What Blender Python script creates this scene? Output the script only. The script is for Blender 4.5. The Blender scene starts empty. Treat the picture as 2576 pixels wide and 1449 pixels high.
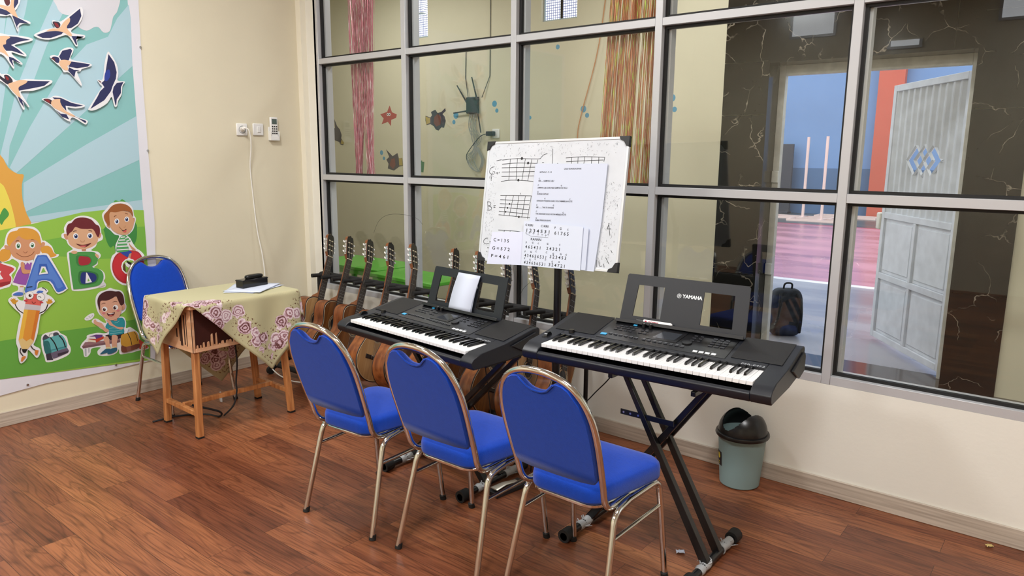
import bpy, math, random
from mathutils import Vector, Matrix
from mathutils.geometry import tessellate_polygon
rnd = random.Random(7)
C = bpy.context.scene.collection
SC = bpy.context.scene
PI = math.pi
V = Vector

# ---------------------------------------------------------------- camera
cam_d = bpy.data.cameras.new('camera'); cam = bpy.data.objects.new('camera', cam_d); C.objects.link(cam)
cam_d.sensor_width = 36.0; cam_d.lens = 1827.3/2576*36; cam_d.clip_start = .05; cam_d.clip_end = 200
yaw, pitch, roll = -0.6742, -0.1818, 0.0084
fw = V((math.sin(yaw)*math.cos(pitch), math.cos(yaw)*math.cos(pitch), math.sin(pitch)))
rt = V((math.cos(yaw), -math.sin(yaw), 0)); up = rt.cross(fw)
r2 = rt*math.cos(roll)+up*math.sin(roll); u2 = up*math.cos(roll)-rt*math.sin(roll)
cam.matrix_world = Matrix(((r2.x, u2.x, -fw.x, 4.7126), (r2.y, u2.y, -fw.y, -3.3919), (r2.z, u2.z, -fw.z, 1.55), (0, 0, 0, 1)))
SC.camera = cam
# ---------------------------------------------------------------- world, exposure
SC.view_settings.view_transform = 'Standard'; SC.view_settings.look = 'None'
SC.view_settings.gamma = 1.0; SC.view_settings.use_curve_mapping = False
SC.view_settings.exposure = 0.0
wd = bpy.data.worlds.new('world'); SC.world = wd; wd.use_nodes = True
bg = wd.node_tree.nodes['Background']; bg.inputs[0].default_value = (0.92, 0.96, 1.0, 1); bg.inputs[1].default_value = 2.1
# ---------------------------------------------------------------- lamps (light of the ceiling panels)
def area(name, loc, sx, sy, e, col=(.975, .985, 1), rot=(0, 0, 0)):
    l = bpy.data.lights.new(name, 'AREA'); l.shape = 'RECTANGLE'; l.size = sx; l.size_y = sy; l.energy = e; l.color = col
    o = bpy.data.objects.new(name, l); C.objects.link(o); o.location = loc; o.rotation_euler = rot; return o
LAMPS = [(1.6, -1.9), (4.6, -1.9), (1.6, -4.8), (4.6, -4.8)]
for i, (x, y) in enumerate(LAMPS): area('panel_light', (x, y, 3.33), .6, .6, 54 if y > -3 else 84)
area('hall_light', (-1.0, 1.1, 3.33), 1.2, .3, 26); area('hall_light', (2.2, 1.1, 3.33), 1.2, .3, 30)

# ---------------------------------------------------------------- materials
def lin(h):
    h = h.lstrip('#'); c = [int(h[i:i+2], 16)/255 for i in (0, 2, 4)]
    return tuple((v/12.92 if v <= .04045 else ((v+.055)/1.055)**2.4) for v in c)+(1,)
MC = {}
def mat(name, col='808080', rough=.5, metal=0.0, noise=0.0, nscale=8, bump=0.0, bscale=200, coat=0, spec=.5, sheen=0, emis=0, stretch=None):
    if name in MC: return MC[name]
    m = bpy.data.materials.new(name); m.use_nodes = True; nt = m.node_tree; N = nt.nodes; L = nt.links
    b = N['Principled BSDF']; c = lin(col)
    b.inputs['Base Color'].default_value = c; b.inputs['Roughness'].default_value = rough; b.inputs['Metallic'].default_value = metal
    b.inputs['Specular IOR Level'].default_value = spec; b.inputs['Coat Weight'].default_value = coat; b.inputs['Sheen Weight'].default_value = sheen
    if emis: b.inputs['Emission Color'].default_value = c; b.inputs['Emission Strength'].default_value = emis
    tc = N.new('ShaderNodeTexCoord')
    src = tc.outputs['Object']
    if stretch:
        mp = N.new('ShaderNodeMapping'); mp.inputs['Scale'].default_value = stretch; L.new(src, mp.inputs[0]); src = mp.outputs[0]
    if noise:
        n = N.new('ShaderNodeTexNoise'); n.inputs['Scale'].default_value = nscale; n.inputs['Detail'].default_value = 6; L.new(src, n.inputs['Vector'])
        r = N.new('ShaderNodeValToRGB'); L.new(n.outputs['Fac'], r.inputs[0])
        r.color_ramp.elements[0].position = .3; r.color_ramp.elements[1].position = .7
        r.color_ramp.elements[0].color = tuple(v*(1-noise) for v in c[:3])+(1,); r.color_ramp.elements[1].color = tuple(min(1, v*(1+noise)) for v in c[:3])+(1,)
        L.new(r.outputs[0], b.inputs['Base Color'])
    if bump:
        n2 = N.new('ShaderNodeTexNoise'); n2.inputs['Scale'].default_value = bscale; n2.inputs['Detail'].default_value = 3; L.new(src, n2.inputs['Vector'])
        bp = N.new('ShaderNodeBump'); bp.inputs['Strength'].default_value = bump; bp.inputs['Distance'].default_value = .002
        L.new(n2.outputs['Fac'], bp.inputs['Height']); L.new(bp.outputs[0], b.inputs['Normal'])
    MC[name] = m; return m
def nodes_of(name):
    m = bpy.data.materials.new(name); m.use_nodes = True; MC[name] = m
    return m, m.node_tree.nodes, m.node_tree.links, m.node_tree.nodes['Principled BSDF']

def wood_floor():
    m, N, L, b = nodes_of('wood_floor')
    tc = N.new('ShaderNodeTexCoord'); br = N.new('ShaderNodeTexBrick')
    br.offset = .37; br.offset_frequency = 2; br.squash = 1
    br.inputs['Color1'].default_value = (0, 0, 0, 1); br.inputs['Color2'].default_value = (1, 1, 1, 1); br.inputs['Mortar'].default_value = (.5, .5, .5, 1)
    br.inputs['Scale'].default_value = 1; br.inputs['Mortar Size'].default_value = .0008; br.inputs['Brick Width'].default_value = .93; br.inputs['Row Height'].default_value = .125
    br.inputs['Bias'].default_value = 0
    mp0 = N.new('ShaderNodeMapping'); mp0.inputs['Location'].default_value = (.26, .108, 0); L.new(tc.outputs['Object'], mp0.inputs[0]); L.new(mp0.outputs[0], br.inputs['Vector'])
    sep = N.new('ShaderNodeSeparateColor'); L.new(br.outputs['Color'], sep.inputs[0])
    # grain
    mp = N.new('ShaderNodeMapping'); mp.inputs['Scale'].default_value = (.9, 7.5, 1); L.new(tc.outputs['Object'], mp.inputs[0])
    wm = N.new('ShaderNodeMath'); wm.operation = 'MULTIPLY'; wm.inputs[1].default_value = 37; L.new(sep.outputs[0], wm.inputs[0])
    n1 = N.new('ShaderNodeTexNoise'); n1.noise_dimensions = '4D'; n1.inputs['Scale'].default_value = 1.5; n1.inputs['Detail'].default_value = 1.2; n1.inputs['Distortion'].default_value = .45
    L.new(mp.outputs[0], n1.inputs['Vector']); L.new(wm.outputs[0], n1.inputs['W'])
    mul = N.new('ShaderNodeMath'); mul.operation = 'MULTIPLY'; mul.inputs[1].default_value = 13; L.new(n1.outputs['Fac'], mul.inputs[0])
    fr = N.new('ShaderNodeMath'); fr.operation = 'SINE'; mul2 = N.new('ShaderNodeMath'); mul2.operation = 'MULTIPLY'; mul2.inputs[1].default_value = 2.6
    L.new(mul.outputs[0], mul2.inputs[0]); L.new(mul2.outputs[0], fr.inputs[0])
    mp2 = N.new('ShaderNodeMapping'); mp2.inputs['Scale'].default_value = (3.5, 95, 1); L.new(tc.outputs['Object'], mp2.inputs[0])
    n2 = N.new('ShaderNodeTexNoise'); n2.noise_dimensions = '4D'; n2.inputs['Scale'].default_value = 1.5; n2.inputs['Detail'].default_value = 5; n2.inputs['Distortion'].default_value = .4
    L.new(mp2.outputs[0], n2.inputs['Vector']); L.new(wm.outputs[0], n2.inputs['W'])
    n3 = N.new('ShaderNodeTexNoise'); n3.noise_dimensions = '4D'; n3.inputs['Scale'].default_value = .8; n3.inputs['Detail'].default_value = 2; L.new(mp.outputs[0], n3.inputs['Vector']); L.new(wm.outputs[0], n3.inputs['W'])
    # combine: t = .25*sine + .9*fine + .5*broad + .25*plank
    def ma(a, k, c=None, ck=None):
        q = N.new('ShaderNodeMath'); q.operation = 'MULTIPLY_ADD'; L.new(a, q.inputs[0]); q.inputs[1].default_value = k
        if c is None: q.inputs[2].default_value = ck
        else: L.new(c, q.inputs[2])
        return q.outputs[0]
    t = ma(n3.outputs['Fac'], .85, None, -.12); t = ma(sep.outputs[0], .22, t)
    cr0 = N.new('ShaderNodeValToRGB'); L.new(t, cr0.inputs[0]); e = cr0.color_ramp.elements
    e[0].position = .12; e[0].color = lin('552c1e'); e[1].position = .85; e[1].color = lin('b87c50')
    for p, c in ((.35, '7a462e'), (.55, '965d3c')): q = e.new(p); q.color = lin(c)
    ab = N.new('ShaderNodeMath'); ab.operation = 'ABSOLUTE'; L.new(fr.outputs[0], ab.inputs[0])
    l1 = N.new('ShaderNodeValToRGB'); l1.color_ramp.elements[0].position = .0; l1.color_ramp.elements[0].color = (.42, .36, .32, 1); l1.color_ramp.elements[1].position = .62; l1.color_ramp.elements[1].color = (1, 1, 1, 1); L.new(ab.outputs[0], l1.inputs[0])
    l2 = N.new('ShaderNodeValToRGB'); l2.color_ramp.elements[0].position = .34; l2.color_ramp.elements[0].color = (.50, .45, .42, 1); l2.color_ramp.elements[1].position = .56; l2.color_ramp.elements[1].color = (1.12, 1.1, 1.05, 1); L.new(n2.outputs['Fac'], l2.inputs[0])
    x1 = N.new('ShaderNodeMix'); x1.data_type = 'RGBA'; x1.blend_type = 'MULTIPLY'; x1.inputs[0].default_value = .6; L.new(cr0.outputs[0], x1.inputs[6]); L.new(l1.outputs[0], x1.inputs[7])
    cr = N.new('ShaderNodeMix'); cr.data_type = 'RGBA'; cr.blend_type = 'MULTIPLY'; cr.inputs[0].default_value = .75; L.new(x1.outputs[2], cr.inputs[6]); L.new(l2.outputs[0], cr.inputs[7])
    # dark knots
    mpk = N.new('ShaderNodeMapping'); mpk.inputs['Scale'].default_value = (3.2, 8, 1); L.new(tc.outputs['Object'], mpk.inputs[0])
    vo = N.new('ShaderNodeTexVoronoi'); vo.inputs['Scale'].default_value = 1.0; L.new(mpk.outputs[0], vo.inputs['Vector'])
    kr = N.new('ShaderNodeValToRGB'); kr.color_ramp.elements[0].position = .02; kr.color_ramp.elements[1].position = .12; L.new(vo.outputs['Distance'], kr.inputs[0])
    kr.color_ramp.elements[0].color = (.35, .35, .35, 1)
    mk = N.new('ShaderNodeMix'); mk.data_type = 'RGBA'; mk.blend_type = 'MULTIPLY'; mk.inputs[0].default_value = .8; L.new(cr.outputs[2], mk.inputs[6]); L.new(kr.outputs[0], mk.inputs[7])
    mm = N.new('ShaderNodeMix'); mm.data_type = 'RGBA'; L.new(br.outputs['Fac'], mm.inputs[0]); L.new(mk.outputs[2], mm.inputs[6]); mm.inputs[7].default_value = lin('2a140c')
    L.new(mm.outputs[2], b.inputs['Base Color'])
    b.inputs['Roughness'].default_value = .36; b.inputs['Specular IOR Level'].default_value = .45
    bp = N.new('ShaderNodeBump'); bp.inputs['Strength'].default_value = .15; bp.inputs['Distance'].default_value = .001; L.new(n2.outputs['Fac'], bp.inputs['Height']); L.new(bp.outputs[0], b.inputs['Normal'])
    return m
def grain(name, c1, c2, scale, rough=.5, det=5, s=2.0):
    if name in MC: return MC[name]
    m, N, L, b = nodes_of(name)
    tc = N.new('ShaderNodeTexCoord'); mp = N.new('ShaderNodeMapping'); mp.inputs['Scale'].default_value = scale; L.new(tc.outputs['Object'], mp.inputs[0])
    n = N.new('ShaderNodeTexNoise'); n.inputs['Scale'].default_value = s; n.inputs['Detail'].default_value = det; n.inputs['Distortion'].default_value = .4; L.new(mp.outputs[0], n.inputs['Vector'])
    r = N.new('ShaderNodeValToRGB'); L.new(n.outputs['Fac'], r.inputs[0]); r.color_ramp.elements[0].position = .35; r.color_ramp.elements[1].position = .65
    r.color_ramp.elements[0].color = lin(c1); r.color_ramp.elements[1].color = lin(c2); L.new(r.outputs[0], b.inputs['Base Color']); b.inputs['Roughness'].default_value = rough
    return m
def marble():
    m, N, L, b = nodes_of('black_marble')
    tc = N.new('ShaderNodeTexCoord'); n0 = N.new('ShaderNodeTexNoise'); n0.inputs['Scale'].default_value = 2.2; n0.inputs['Detail'].default_value = 5
    L.new(tc.outputs['Object'], n0.inputs['Vector'])
    mx = N.new('ShaderNodeMix'); mx.data_type = 'RGBA'; mx.inputs[0].default_value = .35; L.new(tc.outputs['Object'], mx.inputs[6]); L.new(n0.outputs['Color'], mx.inputs[7])
    vo = N.new('ShaderNodeTexVoronoi'); vo.feature = 'DISTANCE_TO_EDGE'; vo.inputs['Scale'].default_value = 4.5; L.new(mx.outputs[2], vo.inputs['Vector'])
    r = N.new('ShaderNodeValToRGB'); r.color_ramp.elements[0].position = 0; r.color_ramp.elements[0].color = lin('a79b8a'); r.color_ramp.elements[1].position = .010; r.color_ramp.elements[1].color = lin('0f0e0d')
    L.new(vo.outputs['Distance'], r.inputs[0])
    n1 = N.new('ShaderNodeTexNoise'); n1.inputs['Scale'].default_value = 5; L.new(tc.outputs['Object'], n1.inputs['Vector'])
    r1 = N.new('ShaderNodeValToRGB'); r1.color_ramp.elements[0].position = .45; r1.color_ramp.elements[1].position = .62; L.new(n1.outputs['Fac'], r1.inputs[0])
    m2 = N.new('ShaderNodeMix'); m2.data_type = 'RGBA'; L.new(r1.outputs[0], m2.inputs[0]); m2.inputs[6].default_value = lin('0f0e0d'); L.new(r.outputs[0], m2.inputs[7])
    L.new(m2.outputs[2], b.inputs['Base Color']); b.inputs['Roughness'].default_value = .15; b.inputs['Specular IOR Level'].default_value = .22
    return m
def glass():
    m = bpy.data.materials.new('window_glass'); m.use_nodes = True; nt = m.node_tree; N = nt.nodes; L = nt.links; N.clear()
    o = N.new('ShaderNodeOutputMaterial'); mx = N.new('ShaderNodeMixShader'); t = N.new('ShaderNodeBsdfTransparent'); t.inputs[0].default_value = (.955, .965, .955, 1)
    g = N.new('ShaderNodeBsdfGlossy'); g.inputs['Roughness'].default_value = 0.0; g.inputs[0].default_value = (1, 1, 1, 1)
    lw = N.new('ShaderNodeLayerWeight'); lw.inputs[0].default_value = .5
    p = N.new('ShaderNodeMath'); p.operation = 'POWER'; p.inputs[1].default_value = 4.6; L.new(lw.outputs['Facing'], p.inputs[0])
    q = N.new('ShaderNodeMath'); q.operation = 'MULTIPLY_ADD'; q.inputs[1].default_value = .93; q.inputs[2].default_value = .032; L.new(p.outputs[0], q.inputs[0])
    L.new(q.outputs[0], mx.inputs[0]); L.new(t.outputs[0], mx.inputs[1]); L.new(g.outputs[0], mx.inputs[2]); L.new(mx.outputs[0], o.inputs[0])
    MC['window_glass'] = m; return m
M_floor = wood_floor(); M_marble = marble(); M_glass = glass()
M_wall = mat('cream_paint', 'e0d8c0', .55, noise=.025, nscale=2.5, bump=.25, bscale=60, spec=.3)
M_wallB = mat('cream_paint_light', 'ebe9df', .5, noise=.025, nscale=2.5, bump=.25, bscale=60, spec=.3)
M_trim = mat('trim_cream', 'f0ebda', .5)
M_ceil = mat('ceiling_white', 'efece4', .8)
M_base = grain('baseboard_wood', 'a89b8d', 'c6baab', (1, 1, 40), .5)
M_alu = mat('brushed_aluminium', 'c4c6ca', .4, .25, bump=.05, bscale=300)
M_gasket = mat('rubber_gasket', '0b0b0c', .6)
M_blk = mat('black_plastic', '1e1f22', .42, bump=.12, bscale=500)
M_blk2 = mat('black_satin', '0e0f12', .3)
M_kb = mat('keyboard_shell', '191c23', .42, bump=.1, bscale=700)
M_kbdark = mat('keyboard_grille', '141416', .6, bump=.5, bscale=900)
M_wkey = mat('white_key', 'f3f3f3', .2); M_bkey = mat('black_key', '0d0d0e', .18)
M_chrome = mat('chrome', 'd9d9d6', .09, 1.0)
M_blue = mat('blue_upholstery', '0c40ae', .85, noise=.05, nscale=60, bump=.6, bscale=420, spec=.15, sheen=0.2)
M_rubber = mat('black_rubber', '121212', .7)
M_foam = mat('black_foam', '131314', .75, bump=.3, bscale=150)
M_white = mat('white_plastic', 'eeeeec', .3); M_grey = mat('grey_plastic', '8c8f92', .4)
M_paper = mat('white_paper', 'ced5e6', .8)
M_ink = mat('black_ink', '17171c', .6)
M_bodyw = grain('guitar_mahogany', '6b3718', '9a5c30', (14, 14, 1.2), .3); M_topl = grain('spruce_top', 'b98a55', 'cba06c', (1, 22, .8), .35, 4)
M_topd = grain('cedar_top', '5f3413', '83501f', (1, 22, .8), .35, 4)
M_fb = mat('rosewood', '281814', .5, noise=.2, nscale=30); M_neck = grain('neck_wood', '6a3a1e', '8c5530', (14, 14, 1.5), .35)
M_bone = mat('bone_white', 'ddd2b4', .4); M_steel = mat('steel', 'c9c9c9', .25, 1.0); M_str = mat('string_grey', '77736c', .5, .3)

# ---------------------------------------------------------------- mesh helpers
def smoothpts(pts, sub=4, closed=True):
    n = len(pts); out = []
    for i in range(n if closed else n-1):
        if closed: a, b_, c, d = pts[i-1], pts[i], pts[(i+1) % n], pts[(i+2) % n]
        else: a, b_, c, d = pts[max(i-1, 0)], pts[i], pts[i+1], pts[min(i+2, n-1)]
        for k in range(sub):
            t = k/sub
            out.append(tuple(.5*((2*b_[j])+(-a[j]+c[j])*t+(2*a[j]-5*b_[j]+4*c[j]-d[j])*t*t+(-a[j]+3*b_[j]-3*c[j]+d[j])*t**3) for j in range(len(b_))))
    if not closed: out.append(tuple(pts[-1]))
    return out
def fillet(pts, r, n=6):
    pts = [V(p) for p in pts]; out = [pts[0]]
    for i in range(1, len(pts)-1):
        a = (pts[i-1]-pts[i]); b = (pts[i+1]-pts[i]); la, lb = a.length, b.length; a.normalize(); b.normalize()
        ang = a.angle(b)
        if ang > PI-.02: out.append(pts[i]); continue
        rr = r[i] if isinstance(r, (list, tuple)) else r
        d = min(rr/math.tan(ang/2), la*.49, lb*.49)
        p0, p2 = pts[i]+a*d, pts[i]+b*d
        for k in range(n+1):
            t = k/n; out.append(p0*(1-t)**2+pts[i]*2*t*(1-t)+p2*t*t)
    out.append(pts[-1]); return out
class MB:
    def __init__(s): s.v = []; s.f = []; s.m = []; s.cur = 0
    def add(s, vs, fs):
        o = len(s.v); s.v += [tuple(v) for v in vs]; s.f += [tuple(i+o for i in f) for f in fs]; s.m += [s.cur]*len(fs); return s
    def box(s, c, d, R=None):
        x, y, z = [k/2 for k in d]; vs = [V((sx*x, sy*y, sz*z)) for sx in (-1, 1) for sy in (-1, 1) for sz in (-1, 1)]
        if R: vs = [R @ v for v in vs]
        return s.add([v+V(c) for v in vs], [(0, 1, 3, 2), (4, 6, 7, 5), (0, 4, 5, 1), (2, 3, 7, 6), (0, 2, 6, 4), (1, 5, 7, 3)])
    def bb(s, a, b): return s.box([(a[i]+b[i])/2 for i in range(3)], [abs(b[i]-a[i]) for i in range(3)])
    def tube(s, pts, r, n=10, closed=False, cap=True, sq=None):
        pts = [V(p) for p in pts]; N = len(pts); T = []
        for i in range(N):
            a = pts[(i-1) % N] if (closed or i) else pts[0]; b = pts[(i+1) % N] if (closed or i < N-1) else pts[-1]
            T.append((b-a).normalized())
        u = T[0].orthogonal().normalized()
        if sq is not None: u = (V(sq)-T[0]*V(sq).dot(T[0])).normalized()
        vs = []
        for i in range(N):
            u = (u-T[i]*u.dot(T[i])).normalized(); w = T[i].cross(u); ri = r[i] if isinstance(r, (list, tuple)) else r
            if isinstance(ri, tuple): ra, rb = ri
            else: ra = rb = ri
            for k in range(n):
                a = 2*PI*k/n+(PI/4 if n == 4 else 0); vs.append(pts[i]+u*(math.cos(a)*ra)+w*(math.sin(a)*rb))
        fs = []
        for i in range(N if closed else N-1):
            j = (i+1) % N
            for k in range(n): fs.append((i*n+k, i*n+(k+1) % n, j*n+(k+1) % n, j*n+k))
        if cap and not closed: fs += [tuple(range(n-1, -1, -1)), tuple((N-1)*n+k for k in range(n))]
        return s.add(vs, fs)
    def cyl(s, a, b, r, r2=None, n=16): return s.tube([a, b], [r, r if r2 is None else r2], n)
    def lathe(s, prof, n=32, c=(0, 0, 0), cap=False, a0=0, a1=2*PI):
        full = abs(a1-a0-2*PI) < 1e-6; m = n if full else n+1; vs = []
        for r, z in prof:
            for k in range(m): a = a0+(a1-a0)*k/n; vs.append((c[0]+r*math.cos(a), c[1]+r*math.sin(a), c[2]+z))
        fs = []
        for i in range(len(prof)-1):
            for k in range(n): k2 = (k+1) % m; fs.append((i*m+k, i*m+k2, (i+1)*m+k2, (i+1)*m+k))
        if cap: fs += [tuple(range(m-1, -1, -1)), tuple((len(prof)-1)*m+k for k in range(m))]
        return s.add(vs, fs)
    def prism(s, poly, f0, f1):   # poly 2D list; f0,f1 map 2D point -> 3D
        n = len(poly); a = [f0(p) for p in poly]; b = [f1(p) for p in poly]
        tr = tessellate_polygon([[V((p[0], p[1], 0)) for p in poly]])
        fs = [t for t in tr]+[(t[2]+n, t[1]+n, t[0]+n) for t in tr]+[(i, (i+1) % n, (i+1) % n+n, i+n) for i in range(n)]
        return s.add(a+b, fs)
    def flat(s, poly, f):
        tr = tessellate_polygon([[V((p[0], p[1], 0)) for p in poly]]); return s.add([f(p) for p in poly], [tuple(t) for t in tr])
    def build(s, name, m, parent=None, bevel=0, smooth=40, seg=2, kind=None, label=None):
        me = bpy.data.meshes.new(name); me.from_pydata(s.v, [], s.f); me.update()
        for x in (m if isinstance(m, (list, tuple)) else [m]): me.materials.append(x)
        if any(s.m): me.polygons.foreach_set('material_index', s.m)
        import bmesh
        b = bmesh.new(); b.from_mesh(me); bmesh.ops.recalc_face_normals(b, faces=b.faces); b.to_mesh(me); b.free()
        if smooth:
            me.polygons.foreach_set('use_smooth', [True]*len(me.polygons)); me.set_sharp_from_angle(angle=math.radians(smooth))
        o = bpy.data.objects.new(name, me); C.objects.link(o)
        if parent: o.parent = parent
        if bevel:
            bv = o.modifiers.new('bevel', 'BEVEL'); bv.width = bevel; bv.segments = seg; bv.limit_method = 'ANGLE'; bv.angle_limit = math.radians(40)
        if kind: o['kind'] = kind
        if label: o['label'] = label
        return o
def empty(name, loc, rz=0, rot=None):
    o = bpy.data.objects.new(name, None); C.objects.link(o); o.location = loc; o.rotation_euler = rot or (0, 0, rz); o.empty_display_size = .1; return o
def tag(o, label, cat, group=None):
    o['label'] = label; o['category'] = cat
    if group: o['group'] = group
    return o
def copy_tree(o, parent=None):
    c = o.copy(); C.objects.link(c)
    if parent: c.parent = parent
    for ch in list(o.children): copy_tree(ch, c)
    return c
def box(name, a, b, m, parent=None, bevel=0, kind=None, label=None): return MB().bb(a, b).build(name, m, parent, bevel, 0 if not bevel else 40, kind=kind, label=label)
ST = 'structure'
TXT = {}
def text_mesh(name, s, size, m, parent, M4, align='LEFT', bold=0.0, space=1.0):
    cu = bpy.data.curves.new('txt', 'FONT'); cu.body = s; cu.size = size; cu.align_x = align; cu.align_y = 'CENTER'; cu.offset = bold; cu.space_character = space; cu.resolution_u = 2
    t = bpy.data.objects.new('txt', cu); C.objects.link(t); dg = bpy.context.evaluated_depsgraph_get(); me = bpy.data.meshes.new_from_object(t.evaluated_get(dg))
    bpy.data.objects.remove(t); me.name = name; me.transform(M4); me.materials.clear(); me.materials.append(m)
    o = bpy.data.objects.new(name, me); C.objects.link(o); o.parent = parent; return o
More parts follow.
